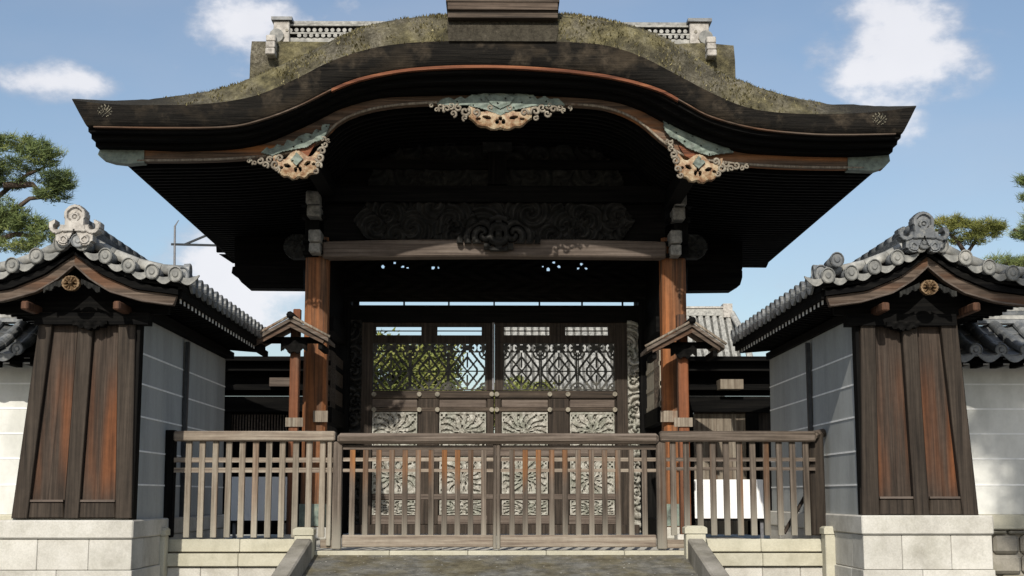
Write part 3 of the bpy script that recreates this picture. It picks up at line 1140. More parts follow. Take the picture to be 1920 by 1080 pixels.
M['carve2'] = mat('faded_scroll_paint', lambda g: g.ramp(g.noise(13, 6, .7), [(.3, (.06, .045, .035)), (.48, (.22, .19, .15)), (.7, (.4, .37, .3))]), .8, .2)
YG = YBG - .05
p1 = lobe(W(938, 220, YG), 62, 48, 0, YG, G)
scrolls([(872, 210, 10), (860, 203, 8), (850, 214, 7), (838, 205, 8), (826, 200, 6), (819, 207, 5), (808, 199, 5), (846, 199, 7), (872, 222, 6), (1004, 210, 10), (1016, 203, 8), (1026, 214, 7), (1038, 206, 8), (1050, 202, 6), (1057, 208, 5), (1068, 203, 5), (1030, 199, 7), (1004, 222, 6), (893, 212, 8), (983, 212, 8), (920, 203, 7), (956, 203, 7)], YG, p1, 1)
plate([(818, 196), (828, 186), (842, 183), (852, 187), (864, 181), (872, 186), (884, 178), (905, 176), (920, 168), (938, 158), (956, 168), (975, 176), (1000, 178), (1008, 186), (1020, 180), (1032, 186), (1046, 184), (1060, 198), (1000, 199), (965, 206), (938, 216), (911, 206), (880, 198)], YBG - .07, p1)
plate([(912, 182), (925, 176), (938, 180), (951, 176), (964, 184), (955, 196), (938, 204), (921, 196)], YBG - .09, p1, 'boss')
p2 = lobe(W(558, 308, YG), 46, 56, .12, YG, G)
scrolls([(516, 309, 9), (506, 301, 7), (498, 310, 7), (488, 303, 7), (478, 307, 5), (468, 303, 5), (520, 319, 6), (600, 296, 9), (604, 284, 8), (597, 310, 7), (610, 272, 6), (606, 262, 6), (616, 264, 4), (525, 298, 8), (592, 322, 6)], YG, p2, 2)
plate([(490, 286), (500, 276), (510, 279), (520, 271), (532, 274), (538, 262), (550, 266), (560, 256), (575, 250), (585, 252), (592, 242), (602, 246), (604, 234), (618, 233), (612, 250), (604, 262), (590, 266), (575, 276), (552, 280), (530, 284), (512, 292)], YBG - .07, p2)
plate([(545, 300), (556, 286), (568, 298), (556, 310)], YBG - .09, p2, 'boss')
p3 = lobe(W(1309, 315, YG), 46, 56, -.12, YG, G)
scrolls([(1352, 316, 9), (1362, 308, 7), (1370, 317, 7), (1380, 311, 7), (1390, 316, 5), (1400, 313, 5), (1346, 326, 6), (1266, 302, 9), (1262, 290, 8), (1270, 318, 7), (1258, 278, 6), (1256, 268, 6), (1250, 266, 4), (1342, 304, 8), (1276, 329, 6)], YG, p3, 3)
plate([(1243, 222), (1256, 224), (1262, 234), (1274, 232), (1280, 243), (1292, 242), (1300, 252), (1314, 254), (1322, 262), (1336, 264), (1346, 272), (1358, 272), (1376, 286), (1352, 288), (1330, 292), (1310, 286), (1290, 278), (1270, 262), (1256, 256), (1246, 244)], YBG - .07, p3)
plate([(1299, 306), (1310, 292), (1322, 304), (1310, 316)], YBG - .09, p3, 'boss')
# orange timber glimpsed between the plates
for q, par in (([(541, 292), (556, 280), (582, 270), (592, 268), (578, 292), (560, 300)], p2), ([(1272, 272), (1290, 278), (1312, 288), (1318, 296), (1300, 300), (1284, 292)], p3)):
    pp(MB(), q, YBG - .035, .03).build('pendant_neck', M['edge'], par)
# worn leaf marks near the two ends of the bark face
for (px, py) in ((196, 216), (1649, 231)):
    c = W(px, py, YF - .004)
    mb = relief(-.13, .13, -.11, .13, 0, .02, .008, .009, lambda x, z: (.5 + 0 * x, ((np.abs(np.mod(np.arctan2(np.abs(x), z) * 2.6 + .5, 1) - .5) < .22) & (np.hypot(x, z) < .07 + .05 * np.cos(np.arctan2(np.abs(x), z))) & (np.sin(x * 140 + 2 * z) * np.sin(z * 150) > -.25))))
    mb.v = [(a + c.x, b + YF + .0, q + c.z) for a, b, q in mb.v]
    mb.build('leaf_crest', M['crest'], G)

# ---- front posts with brackets
YP = 17.85
for (xa, xb) in ((569, 612), (1243, 1289)):
    x0, x1 = W(xa, 650, YP).x, W(xb, 650, YP).x
    p = MB()
    c = .035
    w = x1 - x0
    pts = [(x0 + c, 0), (x1 - c, 0), (x1, c), (x1, w - c), (x1 - c, w), (x0 + c, w), (x0, w - c), (x0, c)]
    i = len(p.v)
    p.v = [(a, YP + b, ZL + .16) for a, b in pts] + [(a, YP + b, 4.95) for a, b in pts]
    p.f = [tuple(range(7, -1, -1)), tuple(range(8, 16))] + [(k, (k + 1) % 8, 8 + (k + 1) % 8, 8 + k) for k in range(8)]
    po = p.build('post', M['orange'], G)
    MB().box(x0 - .05, x1 + .05, YP - .05, YP + w + .05, ZL + .003, ZL + .159).build('stone_foot', M['stone'], G, bevel=.02)
    MB().box(x0 - .008, x1 + .008, YP - .008, YP + w + .008, ZL + .17, ZL + .45).build('copper_shoe', M['verd'], po)
    # nosing block at waist height
    pb(MB(), xa + (18 if xa < 900 else -4), 770, xb + (2 if xa < 900 else -18), 791, YP - .06, .06).build('post_bracket', M['fence'], po)
# grey bracket blocks
for blocks in (((573, 357, 599, 381), (575, 384, 600, 405), (578, 430, 601, 452), (579, 454, 600, 473)), ((1265, 361, 1288, 384), (1262, 388, 1285, 411), (1257, 431, 1279, 455), (1258, 458, 1278, 478))):
    for q, (a, b, c, d_) in enumerate(blocks):
        pb(MB(), a, b, c, d_, YP - .34 + .06 * (q % 2), .34).build('bracket_block', M['block'], G, bevel=.015)
        cx = (a + c) / 2
        pb(MB(), cx - 22, d_ - 3, cx + 22, d_ + 3, YP - .12, .2).build('bracket_arm', M['black'], G)
    cx = (blocks[0][0] + blocks[0][2]) / 2
    pb(MB(), cx - 13, 300, cx + 13, 482, YP - .02, .28).build('bracket_post', M['blackz'], G)
# carved nosings either side (relief)


def swirl(seed, n, rx, rz, k=46, thr=None, deep=False):
    rr = random.Random(seed)
    cs = [(rr.uniform(-rx, rx), rr.uniform(-rz, rz), rr.uniform(.8, 1.3) * rr.choice((-1, 1)), rr.uniform(0, 6.28)) for _ in range(n)]

    def fn(x, z):
        best = np.full(x.shape, 1e9)
        H = np.zeros(x.shape)
        for (cx, cz, s, ph) in cs:
            r = np.hypot(x - cx, z - cz)
            th = np.arctan2(z - cz, x - cx)
            h = .5 + .5 * np.cos(k * r * abs(s) + np.sign(s) * 2 * th + ph)
            w = r < best
            H = np.where(w, h, H)
            best = np.where(w, r, best)
        m = np.ones(x.shape, bool)
        if thr is not None:
            m = thr(x, z, H)
        if deep:
            H = np.where(H < .3, -1.2, H)
        return H, m
    return fn


for sg, (a, b) in ((-1, (532, 572)), (1, (1287, 1326))):
    q0, q1 = W(a, 462, YP + .05), W(b, 462, YP + .05)
    z0, z1 = W(a, 484, YP + .05).z, W(a, 440, YP + .05).z
    hw = (q1.x - q0.x) / 2
    mb = relief(q0.x, q1.x, z0, z1, YP + .05, .16, .03, .012, swirl(3 + sg, 5, .12, .12, 60, lambda x, z, H, hw=hw, sg=sg: (x / hw * -sg > -.2) | ((x / hw) ** 2 + (z / .15) ** 2 < 1.0)))
    mb.build('carved_nosing', M['carvedark'], G)

# ---- front beam, frieze, upper beams, tympanum
YA = 17.72
p = pp(MB(), [(604, 452), (760, 449), (930, 448), (1100, 449), (1250, 453), (1250, 483), (930, 480), (604, 483)], YA, .26)
p.build('rainbow_beam', M['beam'], G, bevel=.02)
x0, x1 = W(604, 415, YA).x, W(1250, 415, YA).x
z0, z1 = W(930, 449, YA + .1).z, W(930, 380, YA + .1).z
relief(W(648, 415, YA).x, W(1205, 415, YA).x, z0, z1, YA + .12, .05, .07, .014,
       swirl(5, 26, 1.9, .22, 52, lambda x, z, H: ((np.abs(x) < 1.84 - np.abs(z) * .7)))).build('carved_frieze', M['carvemid'], G)
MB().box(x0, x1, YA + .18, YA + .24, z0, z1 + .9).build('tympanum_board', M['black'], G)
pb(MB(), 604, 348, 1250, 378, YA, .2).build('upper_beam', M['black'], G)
pb(MB(), 640, 300, 1215, 316, YA + .02, .2).build('upper_beam', M['black'], G)
q = pb(MB(), 915, 262, 950, 345, YA - .02, .2).build('king_strut', M['blackz'], G)
pb(MB(), 905, 262, 960, 282, YA - .08, .12).build('king_strut_cap', M['carvedark'], q)
xx0, xx1 = W(690, 290, YA).x, W(1170, 290, YA).x
relief(xx0, xx1, W(930, 346, YA).z, W(930, 238, YA).z, YA + .12, .05, .05, .02, swirl(8, 24, 1.6, .3, 40, lambda x, z, H: (x / 1.68) ** 2 + ((z + .4) / .8) ** 2 < 1)).build('carved_tympanum', M['carvedark'], G)


# frog-leg strut carving in front of the frieze
def fn_frog(x, z):
    a = np.abs(x) / .54
    top = .24 - .30 * a ** 1.6
    bot = -.22 + .1 * (a > .35)
    H = .5 + .5 * np.cos(np.hypot(np.abs(x) - .2, z) * 60 + 2 * np.arctan2(z, np.abs(x) - .2))
    H2 = .5 + .5 * np.cos(np.hypot(x, z) * 55)
    H = np.where(np.abs(x) < .12, H2, H)
    hole = (H < .12) & (np.abs(x) > .04)
    return H, (z < top) & (z > bot) & ~hole


c = W(935, 440, YA - .08)
relief(c.x - .54, c.x + .54, c.z - .24, c.z + .26, c.y, .06, .05, .01, fn_frog).build('frog_leg_strut', M['carvemid'], G)

# ---- main post line and doors
YD = 19.9
for (a, b) in ((614, 655), (1200, 1243)):
    pb(MB(), a, 470, b, 1001, YD - .1, .34).build('main_post', M['blackz'], G, bevel=.02)
for (a, b) in ((676, 697), (1157, 1178)):
    pb(MB(), a, 575, b, 999, YD - .02, .2).build('door_jamb', M['doorz'], G)
for (a, b) in ((655, 676), (1178, 1199)):
    xA, xB = W(a, 800, YD - .05).x, W(b, 800, YD - .05).x
    zA, zB = W(a, 998, YD - .05).z, W(b, 600, YD - .05).z
    hwid = (xB - xA) / 2
    relief(xA, xB, zA, zB, YD - .05, .2, .035, .011, swirl(int(a), 26, hwid, (zB - zA) / 2, 60, deep=True)).build('carved_jamb', M['carve'] if a > 900 else M['carvemid'], G)  # left jamb takes the dark carving, its shade painted in
# transom board with pierced holes
holes = [(718, 500, 4), (740, 493, 2.6), (755, 500, 3), (764, 502, 2.4), (812, 502, 3.6), (822, 502, 2.4), (1018, 500, 2), (1038, 492, 3), (1048, 500, 3.4), (1028, 505, 4), (1090, 495, 3.2), (1084, 503, 2.6), (1099, 503, 2.8)]
x0, x1 = W(640, 520, YD - .1).x, W(1215, 520, YD - .1).x
z0, z1 = W(930, 566, YD - .1).z, W(930, 470, YD - .1).z
hp = [(W(a, b, YD - .1).x - (x0 + x1) / 2, W(a, b, YD - .1).z - (z0 + z1) / 2, r * .0079 * .85) for a, b, r in holes]


def fn_tr(x, z):
    m = np.ones(x.shape, bool)
    for (a, b, r) in hp:
        m &= np.hypot(x - a, z - b) > r
    return .3 + .3 * np.sin(x * 20 + 3 * np.sin(z * 19)), m


relief(x0, x1, z0, z1, YD - .1, .03, .02, .011, fn_tr).build('pierced_transom', M['black'], G)
pb(MB(), 612, 420, 1245, 470, YD - .12, .3).build('main_lintel', M['black'], G)
pb(MB(), 656, 572.5, 1199, 604, YD - .06, .24).build('door_lintel', M['black'], G)
for xa in (670, 756, 840, 925, 1010, 1090, 1166):
    pb(MB(), xa, 560, xa + 3, 574, YD + .02, .06).build('slit_block', M['black'], G)
pb(MB(), 655, 984, 1199, 1001, YD - .12, .3).build('threshold', M['doorz'], G)


def fn_flower(w, h, var):
    rr_ = random.Random(int(var * 7 + w * 1000))
    ph = [rr_.uniform(0, 6.28) for _ in range(6)]
    cz0 = rr_.uniform(-.25, -.05)

    def fn(x, z):
        u, v_ = x / (w / 2), z / (h / 2)
        vc = v_ - cz0
        r = np.hypot(u, vc * .95)
        th = np.arctan2(vc, u)
        n = 14 + 2 * (var % 2)
        thw = th + .12 * np.sin(r * 6 + ph[0])
        pet = np.cos(thw * n)
        H = .55 + .2 * np.cos(r * 16 + ph[1])
        slit = (pet > .35 + .5 * np.abs(r - .72) / .3) & (r > .42) & (r < 1.02)
        slit2 = (np.cos(thw * n * .5 + 1.5) > .7) & (r > .2) & (r < .36)
        corner = (r > 1.08) & (np.sin(x * 95 + ph[2]) * np.sin(z * 90 + ph[3]) > .25)
        H = np.where(slit | slit2 | corner, -.8, H)
        H = np.where(r < .13, 1.0, H)
        H = H + .25 * np.cos(thw * n) * (r < .42) + .12 * np.sin(x * 120 + ph[4]) * np.sin(z * 110 + ph[5])
        bd = (np.abs(u) > .93) | (np.abs(v_) > .9)
        H = np.where(bd, .75, H)
        return H, np.ones(x.shape, bool)
    return fn


def fn_lattice(w, h):
    def fn(x, z):
        px = w / 6.0
        hz = h / 2
        X = np.mod(x + w / 2, px) - px / 2
        bz_ = z - hz + .068
        band = z > hz - .135
        # band of paired leaf-shaped openings with a spindle between them
        lf = ((np.abs(X) - .036) / .031) ** 2 + (bz_ / .05) ** 2 < 1
        lf &= ~(((np.abs(X) - .052) / .015) ** 2 + (bz_ / .02) ** 2 < 1)
        cor = (np.abs(X) > px / 2 - .02) & (np.abs(np.abs(bz_) - .05) < .014)
        m = band & ~lf & ~cor
        # tortoise-shell hexagons holding crossed petals
        P = px * 2
        X2 = np.mod(x + w / 2, P) - P / 2
        lowh = h - .135
        cz = z - (-hz + lowh / 2)
        q = np.abs(cz) / (lowh / 2)
        hexd = np.abs(X2) / (P / 2 - .022) + np.clip(q - .12, 0, 1) * .85
        low = ~band
        t = .013
        e = np.zeros(x.shape, bool)
        e |= np.abs(hexd - 1) < .075
        e |= (np.abs(np.abs(X2) - .85 * np.abs(cz)) < t) & (hexd < 1)
        e |= (np.abs(hexd - .55) < .07)
        e |= (np.abs(X2) < t * .8) & (hexd < 1) & (np.abs(cz) > .05)
        e |= (np.abs(cz) < t * .8) & (hexd < 1)
        X3 = P / 2 - np.abs(X2)
        e |= (np.abs(X3 - .012) < t * .8)
        zz2 = lowh / 2 - np.abs(cz)
        rr = np.hypot(X3, zz2)
        e |= (np.abs(rr - .1) < t) | (np.abs(rr - .05) < t * .9)
        e |= (np.abs(X3 - zz2) < t * .7) & (rr < .1)
        e |= (np.hypot(X2, cz) < .022)
        m |= low & e
        bd = (np.abs(x) > w / 2 - .012) | (np.abs(z) > h / 2 - .012)
        m |= bd
        return .3 + .3 * np.cos(x * 90) * np.cos(z * 80), m
    return fn


flower_src = {}
for di, (dx0, dx1, lx0, lx1, sl1, pans) in enumerate(((697, 926, 697, 912, ((705, 790), (820, 903)), ((697, 783), (823, 912))), (927.5, 1157, 943, 1153, ((945, 1030), (1060, 1140)), ((940, 1028), (1068, 1153))))):
    D = MB()
    # the leaf is built of stiles and rails around its openings
    pb(D, dx0, 605, dx1, 612.5, YD, .07)
    pb(D, dx0, 628.5, dx1, 643, YD, .07)
    e = [dx0, sl1[0][0], sl1[0][1], sl1[1][0], sl1[1][1], dx1]
    for q in range(0, 6, 2):
        if e[q + 1] - e[q] > .5:
            pb(D, e[q], 612.7, e[q + 1], 628.3, YD + .002, .06)
    if lx0 - dx0 > 1: pb(D, dx0, 643.2, lx0, 732, YD + .001, .068)
    if dx1 - lx1 > 1: pb(D, lx1, 643.2, dx1, 732, YD + .001, .068)
    pb(D, dx0, 732.2, dx1, 984, YD + .03, .04)
    door = D.build('door', M['doorz'], G)
    # louvre bars inside the two slots
    for (sa, sb) in sl1:
        for y in ((619.5, 621.5), ):
            pb(MB(), sa, y[0], sb, y[1], YD + .02, .02).build('slot_bar', M['blackrail'], door)
    x0, x1 = W(lx0, 686, YD + .01).x, W(lx1, 686, YD + .01).x
    z0, z1 = W(930, 731, YD).z, W(930, 643, YD).z
    relief(x0, x1, z0, z1, YD + .02, .03, .008, .0075, fn_lattice(x1 - x0, z1 - z0)).build('openwork_lattice', M['latt'], door)
    # rails
    for (y0, y1, dp) in ((733, 747, .06), (764, 772, .05), (840, 856, .05), (926, 937, .05), (966, 984, .04)):
        pb(MB(), dx0 + .5, y0, dx1 - .5, y1, YD - dp + .03, dp).build('rail', M['beam'] if y0 > 800 else M['blackrail'], door, bevel=.012)
    # stiles between the carved panels
    for (a, b) in ((pans[0][1], pans[1][0]), (dx0, pans[0][0]), (pans[1][1], dx1)):
        if b - a > 2:
            pb(MB(), a + .5, 747.2, b - .5, 983.5, YD - .012, .05).build('stile', M['doorz'], door, bevel=.008)
    # fittings where rails and stiles meet
    for (fx) in (dx0 + 4, pans[0][1] + 3, pans[1][0] - 3, dx1 - 4):
        for fy in (739, 768):
            c = W(fx, fy, YD - .05)
            MB().tube([(c.x, YD - .062, c.z), (c.x, YD - .02, c.z)], .034, 10).build('metal_fitting', M['fit'], door)
    for (a, b) in pans:
        pb(MB(), a + 1, 748, b - 1, 763.5, YD + .012, .02).build('infill_board', M['beam'], door)
        for (y0, y1) in ((773, 839.5), (857, 925.5), (938, 965.5)):
            A, B_ = W(a + 1, (y0 + y1) / 2, YD), W(b - 1, (y0 + y1) / 2, YD)
            w = B_.x - A.x
            h = W(930, y0, YD).z - W(930, y1, YD).z
            mb = relief(A.x, B_.x, W(930, y1, YD).z, W(930, y0, YD).z, YD + .005, .04, .03, .008, fn_flower(w, h, int(a + y0) % 7))
            mb.build('carved_panel', M['carve'], door)
    # meeting strip
pb(MB(), 923, 604, 927, 731, YD - .03, .025).build('meeting_strip', M['steel'], G)
# rear posts and rear beam
for sx in (-2.33, 2.36):
    MB().box(sx - .16, sx + .16, 21.6, 21.9, ZL + .003, 5.3).build('rear_post', M['blackz'], G)
# inner side panels between front and main posts
for (X, sg) in ((W(612, 700, YP).x - .02, -1), (W(1243, 700, YP).x + .02, 1)):
    zA, zB = W(930, 781, 18.15).z, W(930, 655, 18.15).z
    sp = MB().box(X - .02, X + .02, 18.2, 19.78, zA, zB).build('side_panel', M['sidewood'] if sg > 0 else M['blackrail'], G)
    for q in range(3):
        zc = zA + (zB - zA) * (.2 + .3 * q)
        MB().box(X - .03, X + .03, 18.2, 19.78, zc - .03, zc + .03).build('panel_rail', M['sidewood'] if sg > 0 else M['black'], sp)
    for q in range(6):
        MB().box(X - sg * .024, X - sg * .034, 18.22 + q * .1, 18.26 + q * .1, zA, zB).build('panel_slat', M['blackrail'], sp)
    for (z0, z1) in ((ZL + .01, ZL + .25), (2.55, 2.75), (3.75, 3.95)):
        MB().box(X - .06, X + .06, 18.18, 19.79, z0, z1).build('side_beam', M['black'], G)
    MB().box(X - .015, X + .015, 18.2, 19.78, 3.95, 5.6).build('side_infill', M['black'], G)
# cantilever beams below the eaves, with carved ends
for (sg, pts) in ((-1, [(569, 486), (436, 500), (434, 512), (445, 519), (452, 529), (465, 540), (569, 541)]), (1, [(1289, 486), (1289, 545), (1372, 544), (1388, 534), (1392, 520), (1392, 508), (1386, 500), (1375, 490)])):
    pp(MB(), pts if sg > 0 else list(reversed(pts)), 20.3, .3).build('eave_bracket_beam', M['black'], G)
    pq = [(W(x, y, 20.3).x, y) for x, y in pts]
    xa = W(569 if sg < 0 else 1289, 500, 20.3).x
    xo = W(345 if sg < 0 else 1490, 420, 20.3).x
    # solid infill from the bracket beam up to the soffit
# dark boarding between soffit and beam at the rear, both wings: purlin supports
for sg, pts in ((-1, [(440, 405), (480, 345), (612, 330), (612, 505), (440, 505)]), (1, [(1245, 335), (1350, 345), (1392, 400), (1392, 505), (1245, 505)])):
    pp(MB(), pts if sg > 0 else list(pts), 20.6, .05).build('gable_infill', M['black'], G)

# ------------------------------------------------------------------ tiled roof pieces


def tile_meshes():
    T_ = {}
    # cover tile, axis +X (down the slope), length 1 to be scaled; half cylinder
    for nm, L in (('cover_tile', .3),):
        mb = MB()
        n = 8
        for (x, r) in ((0, .058), (L - .01, .064), (L, .06)):
            for k in range(n + 1):
                a = math.pi * k / n
                mb.v.append((x, r * math.cos(a), r * math.sin(a)))
        for s_ in range(2):
            for k in range(n):
                a = s_ * (n + 1) + k
                mb.f.append((a, a + 1, a + n + 2, a + n + 1))
        mb.f.append(tuple(2 * (n + 1) + k for k in range(n + 1)))
        mb.f.append(tuple(k for k in reversed(range(n + 1))))
        T_[nm] = mb
    # pan tile: dished plate
    mb = MB()
    for x in (0, .3):
        for k in range(6):
            t = k / 5
            mb.v.append((x, (t - .5) * .19, -.03 * math.sin(math.pi * t) + (.012 if x else 0)))
    for x in (.3,):
        for k in range(6):
            t = k / 5
            mb.v.append((x, (t - .5) * .19, -.03 * math.sin(math.pi * t) - .012))
    for k in range(5):
        mb.f.append((k, k + 6, k + 7, k + 1))
        mb.f.append((k + 6, k + 12, k + 13, k + 7))
    T_['pan_tile'] = mb
    # round end disc, facing +X
    mb = MB()
    n = 14
    for (x, r) in ((-.03, .062), (.02, .066), (.026, .058), (.012, .05), (.012, .03), (.022, .02)):
        for k in range(n):
            a = 2 * math.pi * k / n
            mb.v.append((x, r * math.cos(a), r * math.sin(a)))
    for s_ in range(5):
        for k in range(n):
            l = (k + 1) % n
            mb.f.append((s_ * n + k, s_ * n + l, (s_ + 1) * n + l, (s_ + 1) * n + k))
    mb.f.append(tuple(5 * n + k for k in range(n)))
    mb.f.append(tuple(k for k in reversed(range(n))))
    T_['end_disc'] = mb
    # crescent end of a pan tile, facing +X
    mb = MB()
    n = 10
    for x in (0, .025):
        for k in range(n + 1):
            t = k / n
            y = (t - .5) * .2
            zt_ = -.030 * math.sin(math.pi * t)
            zb_ = zt_ - .014 - .05 * math.sin(math.pi * t)
            mb.v += [(x, y, zt_), (x, y, zb_)]
    o = 2 * (n + 1)
    for k in range(n):
        a = 2 * k
        mb.f.append((o + a, o + a + 1, o + a + 3, o + a + 2))
        mb.f.append((a, a + 2, a + 3, a + 1))
        mb.f.append((a, o + a, o + a + 2, a + 2))
        mb.f.append((a + 1, a + 3, o + a + 3, o + a + 1))
    T_['eave_crescent'] = mb
    return T_


TM = tile_meshes()
TS = {}


def tile(nm, parent, loc, rotz=0, roty=0, sx=1, sy=1, mat_=None):
    key = (nm, mat_)
    if key not in TS:
        o = TM[nm].build(nm, M[mat_ or 'tile'], parent, smooth=False, loc=loc)
        TS[key] = o.data
    else:
        o = bpy.data.objects.new(nm, TS[key])
        C.objects.link(o)
        o.parent = parent
        o.location = Vector(loc) - wl(parent)
    o.rotation_mode = 'XYZ'
    o.rotation_euler = (0, roty, rotz)
    o.scale = (sx, sy, sx if nm in ('end_disc',) else 1)
    return o


def zt_wing(d_):
    return 3.58 + .35 * max(0, 1 - d_) ** 1.9


def tiled_slopes(roof_, org, L, axis, prof, D, pitch, sides, nseg=4, start=0.0, seed=1, wob=.006):
    """rows of tiles on a gabled roof. org: ridge start; axis 'Y': ridge along Y, slopes to +-X; axis 'X': ridge along X, slopes to -+Y"""
    rr = random.Random(seed)
    n = int(L / pitch)
    for side in sides:
        for k in range(n + 1):
            t = start + k * pitch
            for j in range(nseg):
                d0, d1 = D * j / nseg, D * (j + 1) / nseg
                z0, z1 = prof(d0), prof(d1)
                ln = math.hypot(d1 - d0, z1 - z0)
                tilt = math.atan2(z0 - z1, d1 - d0)
                w = rr.uniform(-wob, wob)
                if axis == 'Y':
                    loc = (org[0] + side * d0, org[1] + t + w, org[2] + z0 + .012)
                    rz = 0 if side > 0 else math.pi
                    off = (0, pitch / 2)
                else:
                    loc = (org[0] + t + w, org[1] + side * d0, org[2] + z0 + .012)
                    rz = math.pi / 2 if side > 0 else -math.pi / 2
                    off = (pitch / 2, 0)
                tile('cover_tile', roof_, loc, rz, tilt + rr.uniform(-.015, .015), ln / .3 * 1.03)
                if k < n:
                    tile('pan_tile', roof_, (loc[0] + off[0], loc[1] + off[1], loc[2] + .005 - .012), rz, tilt, ln / .3 * 1.04, pitch / .2)
            z1 = prof(D)
            if axis == 'Y':
                loc = (org[0] + side * (D + .012), org[1] + t, org[2] + z1 + .03)
            else:
                loc = (org[0] + t, org[1] + side * (D + .012), org[2] + z1 + .03)
            tile('end_disc', roof_, loc, rz, rr.uniform(-.05, .05))
            if k < n:
                tile('eave_crescent', roof_, (loc[0] + off[0], loc[1] + off[1], loc[2] - .03), rz, 0, 1, pitch / .2)


def fn_oni(x, z):
    a = np.abs(x)
    r1 = np.hypot(x, z - .09)
    body = ((a < .082 + .02 * np.clip(-z, 0, .1) / .1) & (z > -.06) & (z < .09)) | (r1 < .088)
    flare = (z <= -.0) & (z > -.13) & (a < .085 + 1.1 * np.clip(-z, 0, .06))
    rr = np.hypot(a - .145, z + .01)
    hook = (rr < .062) & (rr > .026) & ((z < .005) | (a > .155))
    tip = np.hypot(a - .19, z - .012) < .022
    mouth = (a < .05 * np.clip((-z - .03) / .1, 0, 1)) & (z < -.03)
    feet = np.hypot(a - .085, z + .12) < .05
    m = (body | flare | hook | tip | feet) & ~mouth
    H = .2 + .8 * ((r1 > .06) & (z > -.05) & body) + .6 * (np.abs(np.hypot(x, z - .07) - .03) < .01) + .5 * (np.hypot(x, z - .07) < .012)
    H = H + .6 * ((a > .055) & (a < .085) & (z < .09) & body) + .5 * hook + .5 * (np.abs(np.hypot(a - .085, z + .12) - .03) < .01)
    return np.clip(H, 0, 1), m


